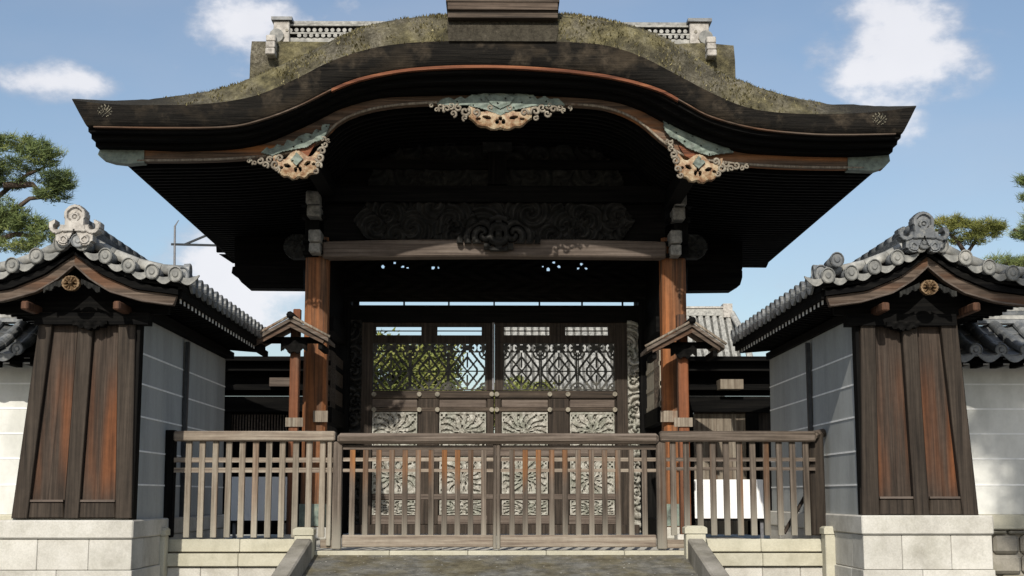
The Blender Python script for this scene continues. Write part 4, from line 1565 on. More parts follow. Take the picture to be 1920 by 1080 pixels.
def wing(sg, label):
    """wing wall running back from the street beside the gate; sg -1 left, +1 right"""
    TT = thing('wing_wall', label, 'wall', (sg * 3.95, 13, 0), 'roofed wing walls beside the gate')
    xi = W(252, 900, 13.05).x if sg < 0 else W(1614, 900, 13.05).x
    xo = W(21, 960, 13.05).x if sg < 0 else W(1835, 960, 13.05).x
    zb = W(130, 975, 13).z if sg < 0 else W(1720, 966, 13).z
    YW1 = 17.3
    # plaster body, battered
    ti = xi + sg * .02
    to = xo - sg * .28
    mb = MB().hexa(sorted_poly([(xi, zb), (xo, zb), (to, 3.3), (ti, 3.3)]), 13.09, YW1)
    body = mb.build('plaster_wall', M['plaster_shade'], TT)
    for z in (1.705, 2.02, 2.345, 2.655, 2.945):
        for (xa, xb) in ((xi, ti), (xo, to)):
            t = (z - zb) / (3.3 - zb)
            x = xa + (xb - xa) * t
            MB().box(x - .006, x + .006, 13.12, YW1, z - .008, z + .008).build('wall_stripe', M['stripe'], body)
    # drain strip and rear bracket
    x = xi - sg * .02
    MB().box(x - .02, x + .02, 14.95, 15.02, zb, 3.25).build('wall_batten', M['darkmetal'], TT)
    # wooden end panel
    if sg < 0:
        B_ = [21, 50, 119, 146, 216, 246]
        T_ = [76, 100, 148, 176, 222, 254]
        yb, yt = 972, 585
    else:
        B_ = [1617, 1649, 1716, 1743, 1806, 1835]
        T_ = [1614, 1641, 1690, 1718, 1762, 1793]
        yb, yt = 966, 590
    pp(MB(), [(T_[0], yt), (T_[5], yt), (B_[5], yb), (B_[0], yb)], 13.05, .035).build('backing_board', M['black'], TT)
    for q in range(5):
        nm, mt, y0, dp = ('stile', 'stile', 12.965, .084) if q % 2 == 0 else ('panel', 'panel', 13.03, .02)
        g0 = 1.5 if q % 2 == 0 else 1
        if q % 2 == 0:
            pp(MB(), [(T_[q], yt), (T_[q + 1], yt), (B_[q + 1], yb), (B_[q], yb)], y0, dp).build(nm, M[mt], TT, bevel=.006)
        else:
            # two vertical planks, with an open dark joint on the outer side
            g1, g2 = (5, 0) if sg < 0 else (0, 5)
            Ta, Tb, Ba, Bb = T_[q] + g1, T_[q + 1] - g2, B_[q] + g1, B_[q + 1] - g2
            for h in range(2):
                ta, tb = Ta + (Tb - Ta) * h / 2, Ta + (Tb - Ta) * (h + 1) / 2
                ba, bb_ = Ba + (Bb - Ba) * h / 2, Ba + (Bb - Ba) * (h + 1) / 2
                pp(MB(), [(ta, yt), (tb - .3, yt), (bb_ - .3, yb), (ba, yb)], 13.03 + .003 * h, .018).build('plank', M['panel'], TT)
            pp(MB(), [(B_[q] + 1, yb - 30), (B_[q + 1] - 1, yb - 30), (B_[q + 1], yb - 1), (B_[q], yb - 1)], 13.0, .03).build('bottom_rail', M['stile'], TT, bevel=.008)
            pp(MB(), [(B_[q] + 1, yb - 35), (B_[q + 1] - 1, yb - 35), (B_[q + 1] - 1, yb - 31), (B_[q] + 1, yb - 31)], 12.985, .04).build('rail_ledge', M['beam'], TT)
    # dark corner trim
    xc = xi - sg * .0
    MB().box(xi - sg * .012, xi + sg * .02, 13.0, 13.14, zb, 3.25).build('corner_trim', M['blackz'], TT)
    # head beam; small dark nose stands for the bracket shadow below it
    za, zc = 3.19, 3.3
    MB().box(min(ti, to) - .12, max(ti, to) + .12, 12.93, 13.1, za, zc).build('head_beam', M['black'], TT)
    xm = (ti + to) / 2
    hang = relief(xm - .16, xm + .16, za - .06, za + .03, 12.9, .09, .03, .01, lambda x, z: (.5 + .5 * np.sin(x * 60) * np.sin(z * 50), (z > -.04 + .3 * np.abs(x) + .008 * np.sin(x * 90))))
    hang.build('carved_bracket', M['black'], TT)
    # stone base
    bx0, bx1 = sorted((xi - sg * .055, xo + sg * .07))
    cap0 = 1.215 if sg < 0 else 1.25
    cols = 3
    e = [bx0 + (bx1 - bx0) * q / cols for q in range(cols + 1)]
    base = MB().box(bx0 + .04, bx1 - .04, 12.92, YW1, 0.003, cap0 - .003).build('base_core', M['curb'], TT)
    MB().box(bx0, bx1, 12.86, 15.0, cap0, zb).build('cap_stone', M['stone'], TT, bevel=.012)
    MB().box(bx0, bx1, 15.004, YW1, cap0, zb - .003).build('cap_stone', M['stone'], TT, bevel=.012)
    rows_ = [(0.003, .3), (.304, .62), (.624, .93), (.934, cap0 - .004)]
    for ri, (z0, z1) in enumerate(rows_):
        cuts = [0, .3, .68, 1] if ri % 2 else [0, .45, 1]
        bat = (1 - z1 / 1.2) * .05
        for q in range(len(cuts) - 1):
            a = bx0 + .012 - (bat if q == 0 else 0) + (bx1 - bx0 - .024) * cuts[q]
            b = bx0 + .012 + (bat if q == len(cuts) - 2 else 0) + (bx1 - bx0 - .024) * cuts[q + 1]
            MB().box(a + .0015, b - .0015, 12.885 - bat + rnd.uniform(0, .003), 13.3, z0, z1).build('stone', M['stone'], TT, bevel=.005)
        for side_x in (xi - sg * .04, xo + sg * .055):
            y = 13.302
            q = 0
            while y < YW1:
                l = min(y + (.72 if (q + ri) % 2 else .95), YW1)
                a, b = sorted((side_x - sg * (bat if side_x == xi - sg * .04 else -bat), side_x + (sg if side_x == xi - sg * .04 else -sg) * .12))
                MB().box(a, b, y + .002, l - .002, z0, z1).build('stone', M['stone'], TT, bevel=.008)
                y = l
                q += 1
    # ---------------- roof
    ax = W(137, 470, 12.6).x if sg < 0 else W(1742, 470, 12.6).x
    roof_ = MB()
    D = 1.0
    NP = 15
    ds = np.linspace(-D, D, 2 * NP + 1)
    lo = [(ax + float(q), zt_wing(abs(q)) - .055) for q in ds]
    lo2 = [(ax + float(q), zt_wing(abs(q)) - .1) for q in ds]
    roof_.strip(lo, lo2, 12.62, YW1 + .2)
    rf = roof_.build('tile_roof', M['black'], TT)
    tiled_slopes(rf, (ax, 12.86, 0), 4.5, 'Y', zt_wing, D, .25, (-1, 1), 4, 0, 5 + sg)
    # verge: short round tiles whose discs face the street, crescents between
    for side in (-1, 1):
        for k in range(5):
            dd = .1 + k * .215
            z = zt_wing(dd) + .022
            tile('end_disc', rf, (ax + side * dd, 12.55, z), -math.pi / 2, 0, 1.12, mat_='tilemid')
            MB().tube([(ax + side * dd, 12.575, z), (ax + side * dd, 12.86, z)], .06, 10).build('verge_tile', M['tile'], rf, smooth=True)
            dm = dd + .108 * (1 if True else -1)
            if k < 5:
                zc_ = zt_wing(min(dm, 1.05)) - .0
                c = tile('eave_crescent', rf, (ax + side * dm, 12.58, zc_ + .02), -math.pi / 2, 0, 1.0, 1.05, mat_='tilemid')
                sl_a = math.atan2(zt_wing(dm - .05) - zt_wing(min(dm + .05, 1.0)), .1)
                c.rotation_euler = (side * -sl_a * -1 if False else 0, 0, -math.pi / 2)
        # descending verge ridge (round tiles laid down the slope behind the discs)
        for j in range(4):
            d0, d1 = .12 + j * .22, .12 + (j + 1) * .22
            z0, z1 = zt_wing(d0) + .085, zt_wing(d1) + .085
            p = MB().tube([(ax + side * d0, 12.78, z0), (ax + side * (d1 - .012), 12.78, z1)], [.052, .058], 10)
            p.build('verge_ridge_tile', M['tilelit'] if (side > 0) == (sg < 0) and j < 3 else M['tilemid'], rf, smooth=True)  # inner slope paler, sunlight on the tile row painted in
        tile('end_disc', rf, (ax + side * 1.02, 12.78, zt_wing(1) + .09), 0 if side > 0 else math.pi, 0, 1.1)
        dz = tile('end_disc', rf, (ax + side * 1.0, 12.66, zt_wing(1) + (.03 if sg < 0 else .06)), -math.pi / 2, 0, 1.25)
    if sg > 0:
        tile('end_disc', rf, (ax - .86, 12.6, zt_wing(.86) + .17), -math.pi / 2, 0, 1.1)
        MB().tube([(ax - .86, 12.62, zt_wing(.86) + .17), (ax - .86, 12.9, zt_wing(.86) + .15)], .06, 10).build('verge_tile', M['tile'], rf, smooth=True)
    # ridge
    zr_ = zt_wing(0)
    for q in range(4):
        MB().box(ax - .1 + .008 * q, ax + .1 - .008 * q, 12.66, YW1 + .1, zr_ + .0 + q * .045, zr_ + .038 + q * .045).build('ridge_course', M['tile'], rf)
    y = 12.66
    while y < YW1:
        MB().tube([(ax, y, zr_ + .2), (ax, y + .29, zr_ + .2)], [.062, .068], 10).build('ridge_cap_tile', M['tile'], rf, smooth=True)
        y += .3
    # gargoyle-like end ornament with scroll feet
    mt = M['tilewhite'] if sg < 0 else M['tile']
    oc = W(139 if sg < 0 else 1733, 424 if sg < 0 else 437, 12.48)
    mb = relief(-.21, .21, -.2, .2, 0, .12, .03, .0075, fn_oni)
    mb.v = [(a * 1.12 + oc.x, b + 12.5, c * 1.08 + oc.z + .01) for a, b, c in mb.v]
    mb.build('ridge_ornament', mt, rf)
    for dx in (-.065, .065):
        tile('end_disc', rf, (ax + dx, 12.53, zr_ - .02), -math.pi / 2, 0, 1.0)
    # bargeboards
    def bz(d_):
        return float(np.interp(d_, [0, .26, .57, .95, 1.1], [3.80, 3.61, 3.475, 3.425, 3.42]))

    def bz2(d_):
        return float(np.interp(d_, [0, .15, .34, .64, .91, 1.1], [3.70, 3.57, 3.455, 3.37, 3.335, 3.33]))
    dd = np.linspace(0, .95, 20)
    for side in (-1, 1):
        A = [(ax + side * float(q), bz(q)) for q in dd]
        B2_ = [(ax + side * float(q) * .97, bz2(q)) for q in dd]
        bg = MB().strip(A, B2_, 12.66, 12.73).build('bargeboard', M['bargegrey'], TT)
        MB().tube([Vector((p[0], 12.655, p[1] + .008)) for p in B2_], .009, 6).build('board_bead', M['beam'], bg)
        A2 = [(ax + side * float(q) * 1.02, bz(q) + .075) for q in dd]
        A3 = [(ax + side * float(q) * 1.02, bz(q) + .004) for q in dd]
        MB().strip(A2, A3, 12.62, 12.75).build('verge_board', M['black'], TT)
        # purlin ends
        pxs = (ax + side * .42)
        MB().box(pxs - .035, pxs + .035, 12.6, 13.3, 3.285, 3.365).build('purlin_end', M['brown'], TT, bevel=.012)
    # pendant on the gable
    c_ = W(134 if sg < 0 else 1741, 532 if sg < 0 else 540, 12.62)
    mb = relief(-.1, .1, -.07, .075, 0, .05, .03, .006, lambda x, z: (.5 + .5 * np.cos(np.arctan2(z, x) * 10) * (np.hypot(x, z) < .06) + .3 * (np.hypot(x, z) < .02), (np.hypot(x * .85, z) < .068) & (np.hypot(np.abs(x) - .03, z + .005) > .013)))
    mb.v = [(a + c_.x, b + 12.6, c + c_.z) for a, b, c in mb.v]
    mb.build('pendant', M['giltdark'], TT)
    for side in (-1, 1):
        mb = relief(-.09, .09, -.03, .03, 0, .03, .02, .007, lambda x, z: (.5 + .5 * np.sin(x * 90), (z > -.02 + .01 * np.sin(x * 80))))
        mb.v = [(a + c_.x + side * .17, b + 12.64, c + c_.z - .02 - side * a * .45) for a, b, c in mb.v]
        mb.build('pendant_wing', M['carvedark'], TT)
    # gable infill
    gi = [(ax + q, zt_wing(abs(q)) - .12) for q in (-.8, -.5, -.25, 0, .25, .5, .8)] + [(ax + .8, 3.3), (ax - .8, 3.3)]
    MB().hexa(list(reversed(gi)), 13.0, 13.08).build('gable_board', M['black'], TT)
    # eave rafters with white painted ends, both sides
    r0 = None
    for side in (-1, 1):
        y = 12.82
        while y < YW1:
            z = 3.4
            xA = ax + side * .45
            xB = ax + side * .93
            mb = MB()
            a, b = sorted((0, side * .5))
            if r0 is None or r0[0] != side:
                o = MB().hexa([(a, -.03 + (.04 if side > 0 else 0)), (b, -.03 + (0 if side > 0 else .04)), (b, .02 + (0 if side > 0 else .04)), (a, .02 + (.04 if side > 0 else 0))], -.025, .025).build('rafter', M['black'], TT, loc=(xA, y, z))
                e_ = MB().box(-.003, .003, -.025, .025, -.03, .02).build('rafter_end', M['rafend'], o)
                e_.data.transform(Matrix.Translation(wl(o)))
                e_.location = (side * .503, 0, 0)
                r0 = (side, o, e_)
            else:
                o = inst(r0[1], (xA, y, z), TT)
                e2 = r0[2].copy()
                C.objects.link(e2)
                e2.parent = o
                e2.location = r0[2].location
            y += .165
        MB().box(*sorted((ax + side * .95, ax + side * .99)), 12.7, YW1 + .1, 3.41, zt_wing(1) - .06).build('eave_board', M['black'], TT)
    MB().box(ax - .62, ax + .62, 13.1, YW1, 3.29, 3.37).build('wall_plate', M['black'], TT)
    return TT


def sorted_poly(p):
    # counter-clockwise as seen from the front
    a = sum(p[i][0] * p[(i + 1) % len(p)][1] - p[(i + 1) % len(p)][0] * p[i][1] for i in range(len(p)))
    return p if a > 0 else list(reversed(p))


wing(-1, 'plastered wing wall left of the gate, brown boarded end, tiled roof with pale ornament')
wing(1, 'plastered wing wall right of the gate, brown boarded end, tiled roof with dark grey ornament')

# ------------------------------------------------------------------ boundary walls further out


def boundary(sg, label):
    x0, x1 = (3.2 + 1.15, 11.5) if sg > 0 else (-11.5, -4.35)
    TT = thing('boundary_wall', label, 'wall', ((x0 + x1) / 2, 14.2, 0), 'tiled boundary walls running off beside the wing walls')
    YW = 14.0
    zb = 1.42
    MB().box(x0, x1, YW, 14.75, zb, 2.93).build('plaster_wall', M['plaster'], TT)
    for z in (1.71, 1.97, 2.22, 2.47, 2.72):
        MB().box(x0, x1, YW - .005, YW + .02, z - .008, z + .008).build('wall_stripe', M['stripe'], TT)
    MB().box(x0, x1, YW - .05, 14.8, 1.27, zb - .002).build('base_cap', M['stoney'], TT, bevel=.01)
    # rubble base
    z = 0.003
    while z < 1.25:
        h = rnd.uniform(.17, .24)
        h = min(h, 1.262 - z)
        x = x0
        while x < x1:
            w = rnd.uniform(.18, .38)
            b = min(x + w, x1)
            MB().box(x + .008, b - .008, YW - .03 + rnd.uniform(-.02, .015), YW + .3, z + .006, z + h - .006).build('stone', M['rubble'], TT, bevel=.03)
            x = b
        z += h
    MB().box(x0, x1, YW + .03, 14.74, 0.004, 1.262).build('base_core', M['curb'], TT)
    # roof
    Yr = 14.38
    zp = lambda d_: 2.985 + .40 * max(0, 1 - d_ / .9) ** 1.25

    lo = [(-.9, zp(.9) - .05), (-.45, zp(.45) - .05), (0, zp(0) - .05), (.45, zp(.45) - .05), (.9, zp(.9) - .05)]
    mb = MB()
    cu = [[Vector((x, Yr + a, b - o)) for (a, b), o in zip(lo, [0] * 5)] + [Vector((x, Yr + a, b - .05)) for a, b in reversed(lo)] for x in (x0, x1)]
    mb.loft(cu, False)
    rf = mb.build('tile_roof', M['black'], TT)
    tiled_slopes(rf, (x0 + .1, Yr, 0), x1 - x0 - .2, 'X', zp, .9, .25, (-1,), 4, 0, 3)
    MB().box(x0, x1, Yr, Yr + .9, 2.96, 3.0).build('rear_slope', M['tile'], rf)
    for q in range(4):
        MB().box(x0, x1, Yr - .1 + .008 * q, Yr + .1 - .008 * q, 3.38 + q * .045, 3.42 + q * .045).build('ridge_course', M['tilelit' if q % 2 else 'tile'], rf)
    x = x0
    while x < x1 - .2:
        MB().tube([(x, Yr, 3.58), (x + .29, Yr, 3.58)], [.062, .068], 10).build('ridge_cap_tile', M['tile'], rf, smooth=True)
        x += .3
    MB().box(x0, x1, YW - .06, YW + .06, 2.93, 3.0).build('wall_plate', M['black'], TT)
    x = x0 + .1
    o = None
    while x < x1:
        if o is None:
            o = MB().box(-.03, .03, 0, .6, -.03, .035).build('rafter', M['black'], TT, loc=(x, 13.62, 2.91))
            e_ = MB().box(-.03, .03, -.006, -.001, -.03, .035).build('rafter_end', M['rafend'], o)
            e_.data.transform(Matrix.Translation(wl(o)))
            e_.location = (0, 0, 0)
        else:
            c = inst(o, (x, 13.62, 2.91), TT)
            e2 = e_.copy()
            C.objects.link(e2)
            e2.parent = c
            e2.location = (0, 0, 0)
        x += .2
    MB().box(x0, x1, 13.56, 13.64, 2.95, 2.99).build('eave_board', M['black'], TT)


boundary(-1, 'white plastered boundary wall with tiled coping at the far left edge')
boundary(1, 'white plastered boundary wall with tree shadow and rubble base at the far right edge')

# ------------------------------------------------------------------ side walls between gate and wing walls


def side_gate(sg, label):
    TT = thing('side_gate', label, 'side gate', (sg * 2.9, 19, ZL), 'low side gates between main gate and wing walls')
    Y = 18.9
    pxs = (405, 572) if sg < 0 else (1288, 1452)
    pb(MB(), pxs[0], 668, pxs[1], 676, Y - .3, .9).build('cover_board', M['black'], TT)
    pb(MB(), pxs[0], 677, pxs[1], 695, Y - .15, .5).build('top_beam', M['black'], TT)
    pb(MB(), pxs[0], 696, pxs[1], 742, Y + .1, .06).build('transom_board', M['black'], TT)
    pb(MB(), pxs[0], 722, pxs[1], 731, Y - .05, .2).build('tie_beam', M['black'], TT)
    pb(MB(), pxs[0], 743, pxs[1], 772, Y - .1, .24).build('lintel', M['black'], TT)
    if sg < 0:
        pb(MB(), 505, 708, 545, 724, Y - .12, .1).build('bracket', M['beam'], TT)
        pb(MB(), 408, 772, 430, 1003, Y - .05, .2).build('post', M['blackz'], TT)
        pb(MB(), 541, 772, 566, 1003, Y - .05, .2).build('post', M['blackz'], TT)
        d_ = pb(MB(), 430, 772.3, 541, 777, Y + .02, .06)
        dr = d_.build('door', M['blackz'], TT)
        pb(MB(), 430, 815, 541, 1002, Y + .03, .05).build('door_board', M['blackz'], dr)
        x = 433
        while x < 541:
            pb(MB(), x, 777.2, x + 2.2, 814.8, Y + .03, .03).build('slat', M['beam'], dr)
            x += 5.4
        pb(MB(), 430, 777.2, 541, 814.8, Y + .2, .02).build('backing', M['blackz'], dr)
    else:
        pb(MB(), 1350, 711, 1394, 729, Y - .3, .3).build('bracket', M['fence'], TT)  # pale block paints the sunlit part of the beam
        pb(MB(), 1402, 772, 1425, 1003, Y - .05, .2).build('post', M['blackz'], TT)
        pb(MB(), 1288, 772, 1302, 1003, Y - .05, .2).build('post', M['blackz'], TT)
        pb(MB(), 1425, 772, 1452, 1003, Y + .1, .05).build('infill_board', M['doorz'], TT)
        dr = pb(MB(), 1302, 772.3, 1402, 776, Y + .02, .06).build('door', M['doorz'], TT)
        for q in range(7):
            a = 1302 + q * 100 / 7
            pb(MB(), a + .3, 776.2, a + 100 / 7 - .3, 1002, Y + .03, .04).build('plank', M['fence'], dr)
    return TT


side_gate(-1, 'low dark side gate with slatted opening, left of the main gate behind the fence')
side_gate(1, 'low side gate with pale plank door, right of the main gate behind the fence')

# white boards leaning behind the fence
for (a, b, y0, y1, lab) in ((432, 546, 894, 976, 'white board in shade behind the left part of the fence'), (1302, 1436, 899, 972, 'bright sunlit white board behind the right part of the fence')):
    p0, p1 = W(a, y0, 18.2), W(b, y0, 18.2)
    zb_ = W(a, y1, 18.2).z
    t = thing('notice_board', lab, 'board', ((p0.x + p1.x) / 2, 18.25, ZL), 'white boards behind the fence')
    MB().box(p0.x, p1.x, 18.2, 18.23, zb_, p0.z).build('panel', M['sheet'], t)
    for x in (p0.x + .06, p1.x - .06):
        MB().box(x - .02, x + .02, 18.235, 18.27, ZL + .003, p0.z - .02).build('leg', M['steel'], t)
    MB().box(p0.x, p1.x, 18.195, 18.235, zb_ - .03, zb_ - .003).build('bottom_frame', M['black'], t)


# ------------------------------------------------------------------ small roofed posts
def roofed_post(sg, label):
    Y = 17.05
    if sg < 0:
        apx, apy = 545, 596
        L_, R_ = (466, 640), (616, 634)
        post = (543, 560)
        pole = (546, 560, 580)
    else:
        apx, apy = 1297, 606
        L_, R_ = (1212, 652), (1358, 648)
        post = (1272, 1291)
        pole = (1272, 1288, 590)
    A = W(apx, apy, Y - .3)
    Lp, Rp = W(*L_, Y - .3), W(*R_, Y - .3)
    t = thing('roofed_post', label, 'post', (A.x, Y, ZL), 'small roofed posts in front of the gate')
    x0, x1 = W(post[0], 700, Y).x, W(post[1], 700, Y).x
    MB().box(x0, x1, Y, Y + .13, ZL + .003, A.z - .07).build('post', M['redpost'], t, bevel=.01)
    MB().box(W(pole[0], 600, Y).x, W(pole[1], 600, Y).x, Y + .15, Y + .25, ZL + .003, W(pole[0], pole[2], Y + .2).z).build('rear_post', M['redpost'], t, bevel=.008)
    th = .045
    rf = None
    for (E, s_) in ((Lp, -1), (Rp, 1)):
        # 5 boards across the depth on each slope
        for q in range(5):
            y0 = Y - .34 + q * .15
            mb = MB().hexa(sorted_poly([(A.x, A.z), (E.x, E.z), (E.x, E.z - th), (A.x, A.z - th)]), y0 + .003, y0 + .147)
            mb.build('roof_board', M['railtop'], t)
        # front bargeboard below
        d0 = Vector((E.x - A.x, 0, E.z - A.z))
        mb = MB().hexa(sorted_poly([(A.x, A.z - th - .003), (A.x + d0.x * .88, A.z + d0.z * .88 - th - .003), (A.x + d0.x * .86, A.z + d0.z * .88 - th - .05), (A.x, A.z - th - .07)]), Y - .3, Y - .27)
        mb.build('bargeboard', M['bargegrey'], t)
        MB().tube([(A.x + s_ * .02, Y - .345, A.z + .012), (E.x + s_ * .02, Y - .345, E.z + .012)], .017, 6).build('edge_roll', M['fence'], t, smooth=True)
        MB().box(*sorted((E.x - s_ * .08, E.x - s_ * .13)), Y - .25, Y + .38, E.z - th - .08, E.z - th - .01).build('side_plate', M['black'], t)
    MB().tube([(A.x, Y - .37, A.z + .03), (A.x, Y + .42, A.z + .03)], .045, 8).build('ridge_pole', M['black'], t, smooth=True)
    MB().box(Lp.x + .1, Rp.x - .1, Y - .02, Y + .12, A.z - .27, A.z - .2).build('cross_beam', M['black'], t)
    mb = relief(-.16, .16, -.09, .09, 0, .05, .02, .01, lambda x, z: (.5 + .5 * np.cos(x * 50), z > -.08 + .35 * np.abs(x) + .02 * np.cos(x * 60)))
    mb.v = [(a + (x0 + x1) / 2, b + Y - .08, c + A.z - .33) for a, b, c in mb.v]
    mb.build('carved_bracket', M['black'], t)
    pb(MB(), post[0] - 8, 783, post[1] + 8, 800, Y - .02, .02).build('brace', M['fence'], t)
    MB().box(x0 - .05, x1 + .05, Y - .05, Y + .3, ZL + .003, ZL + .09).build('foot_stone', M['stone'], t, bevel=.01)


roofed_post(-1, 'orange post with a small gabled board roof, left of the gate')
roofed_post(1, 'reddish post with a small gabled board roof, right of the gate')

# ------------------------------------------------------------------ fence
YFc = 14.2


def pbx(px, py, Y=YFc):
    return W(px, py, Y)


def fence(label, xa, xb, bal, top, bot, matb, matr, rails, group, posts=(), w=11, trims=None, cat='fence', name='wooden_fence', toph=None):
    z = W(xa, bot, YFc).z
    t = thing(name, label, cat, (W((xa + xb) / 2, bot, YFc).x, YFc, z), group)
    pb(MB(), xa, top[0], xb, top[1], YFc - .05, .13).build('top_rail', M[matr], t, bevel=.014)
    for x in bal:
        q = pb(MB(), x - w / 2, top[1] + .3, x + w / 2, bot, YFc + rnd.uniform(-.002, .002), .045)
        o = q.build('baluster', M[matb], t, bevel=.003)
    for (a, b) in rails:
        pb(MB(), xa + 1, a, xb - 1, b, YFc + .012, .02).build('rail', M[matr], t)
    for (a, b) in posts:
        pb(MB(), a, top[1] - 6, b, bot + 16, YFc - .02, .1).build('post', M[matb], t, bevel=.008)
    return t


bl = [351.5 + 25.2 * k for k in range(11)]
f1 = fence('grey lattice fence section left of the barrier gate, in full sun', 325, 628, bl, (808, 827), 1008, 'fence', 'fencex', ((858, 867), (877, 886)), 'lattice fence sections on the platform', posts=((612.5, 621),))
# end post in shade at the left and thin pipe
t = thing('fence_end_post', 'dark wooden post ending the left fence beside the plaster wall', 'post', (W(312, 900, 14.3).x, 14.3, 1.17))
pb(MB(), 301, 806, 324, 1008, 14.24, .14).build('post', M['blackz'], t, bevel=.01)
pb(MB(), 296, 786, 301, 985, 14.3, .03).build('metal_strip', M['darkmetal'], t)
# centre barrier gate
bc = [660 + 24.7 * k for k in range(11)]
bc2 = [960 + 24.9 * k for k in range(11)]
t = thing('barrier_gate', 'pair of slatted wooden barrier leaves closing the ramp in front of the doors', 'gate', (W(935, 1028, YFc).x, YFc, ZL))
pb(MB(), 632, 812, 1236, 832, YFc - .07, .15).build('top_rail', M['railtop'], t, bevel=.03)
for (xs_, st0, st1) in ((bc, 641, 925), (bc2, 936, 1231)):
    for x in xs_:
        if x < st1 - 6 and x > st0 + 4:
            pb(MB(), x - 5, 840, x + 5, 1010, YFc + .02 + rnd.uniform(-.002, .002), .04).build('baluster', M['fencec'], t, bevel=.003)
    lf = pb(MB(), st0, 835, st1, 843, YFc + .015, .05).build('leaf_top_rail', M['railtop'], t)
    for (a, b) in ((858, 865), (879, 885)):
        pb(MB(), st0, a, st1, b, YFc + .03, .02).build('rail', M['fencex'], t)
    pb(MB(), st0, 1003, st1, 1026, YFc + .005, .07).build('leaf_bottom_rail', M['fencex'], t, bevel=.008)
for (a, b) in ((623, 640), (924.5, 931), (931.5, 938), (1232, 1250)):
    pb(MB(), a, 828, b, 1030, YFc - .02, .1).build('post', M['fenced'], t, bevel=.008)
pb(MB(), 600, 1012, 622, 1028, YFc + .01, .07).build('sill_block', M['fencex'], t, bevel=.006)
pb(MB(), 1251, 1012, 1284, 1028, YFc + .01, .07).build('sill_block', M['fencex'], t, bevel=.006)
br = [1263 + 25.0 * k for k in range(11)]
f2 = fence('brownish lattice fence section right of the barrier gate, darker wood', 1238, 1530, br, (808, 828), 1004, 'fenced', 'railtop', ((858, 865), (876, 882)), 'lattice fence sections on the platform', posts=())
MB().tube([W(1525, 816, YFc), W(1543, 812, YFc + .25), W(1560, 810, YFc + .7)], .045, 8).build('return_rail', M['railtop'], f2)
t = thing('fence_end_post', 'thick dark post with diagonal brace ending the right fence beside the plaster wall', 'post', (W(1545, 900, 14.3).x, 14.3, 1.17))
pb(MB(), 1520, 812, 1547, 1004, 14.26, .13).build('post', M['stile'], t, bevel=.01)
pb(MB(), 1552, 790, 1563, 990, 14.5, .06).build('rear_post', M['blackz'], t)
q0, q1 = W(1470, 1000, 14.75), W(1556, 850, 14.75)
MB().tube([(q0.x, 14.75, q0.z), (q1.x, 14.75, q1.z)], .02, 6).build('brace', M['doorz'], t)

# ------------------------------------------------------------------ trees and far things


def blades(centers, n_each, rad, ln, wd, flat=.6, seed=0):
    r = np.random.RandomState(seed)
    c = np.repeat(np.array(centers), n_each, 0)
    n = len(c)
    dirs = r.normal(0, 1, (n, 3))
    dirs[:, 2] = np.abs(dirs[:, 2]) * .8
    dirs /= np.linalg.norm(dirs, axis=1)[:, None]
    base = c + r.normal(0, 1, (n, 3)) * np.array(rad)
    side = np.cross(dirs, r.normal(0, 1, (n, 3)))
    side /= np.linalg.norm(side, axis=1)[:, None]
    l = ln * r.uniform(.6, 1.2, (n, 1))
    a = base - side * wd
    b = base + side * wd
    t = base + dirs * l
    v = np.stack([a, b, t], 1).reshape(-1, 3)
    mb = MB()
    mb.v = [tuple(p) for p in v.tolist()]
    mb.f = [(3 * i, 3 * i + 1, 3 * i + 2) for i in range(n)]
    return mb


def pine(label, Y, clumps, branches, nm='pine_tree', mt='needle', seed=1, trunk=None, group='pines beyond the walls'):
    """clumps: (px,py,half w px,half h px)"""
    r = random.Random(seed)
    s = FPX / Y
    base = W(trunk[0], 930, Y)
    t = thing(nm, label, 'tree', (base.x, Y, 1.0), group)
    cents = []
    for (px, py, hw, hh) in clumps:
        c = W(px, py, Y)
        w_, h_ = hw / s, hh / s
        nt_ = int(20 + 300 * w_ * h_)
        for k in range(nt_):
            a = r.uniform(0, 6.28)
            q = math.sqrt(r.random())
            zz_ = r.uniform(-1, 1) * math.sqrt(max(0, 1 - q * q))
            cents.append((c.x + w_ * q * math.cos(a), Y + w_ * .9 * q * math.sin(a), c.z + h_ * zz_ * .9 + .25 * h_ * (1 - q)))
    mb = blades(cents, 34, (.045, .045, .03), .15, .007, seed=seed)
    mb.build('crown', M[mt], t)
    tr = MB()
    pts = [W(a, b, Y) for a, b in trunk[1:]]
    p0 = Vector((base.x, Y, 1.0))
    pts = [p0] + [Vector((p.x, Y + r.uniform(-.1, .1), p.z)) for p in pts]
    rr_ = [.2 * (1 - .75 * k / (len(pts) - 1)) for k in range(len(pts))]
    tr.tube(pts, rr_, 8)
    for b in branches:
        bp = [W(a, c, Y) for a, c in b]
        bp = [Vector((p.x, Y + r.uniform(-.15, .15), p.z)) for p in bp]
        tr.tube(bp, [.055 * (1 - .7 * k / (len(bp) - 1)) + .008 for k in range(len(bp))], 6)
    tr.build('trunk', M['pinebark'], t, smooth=True)
    return t


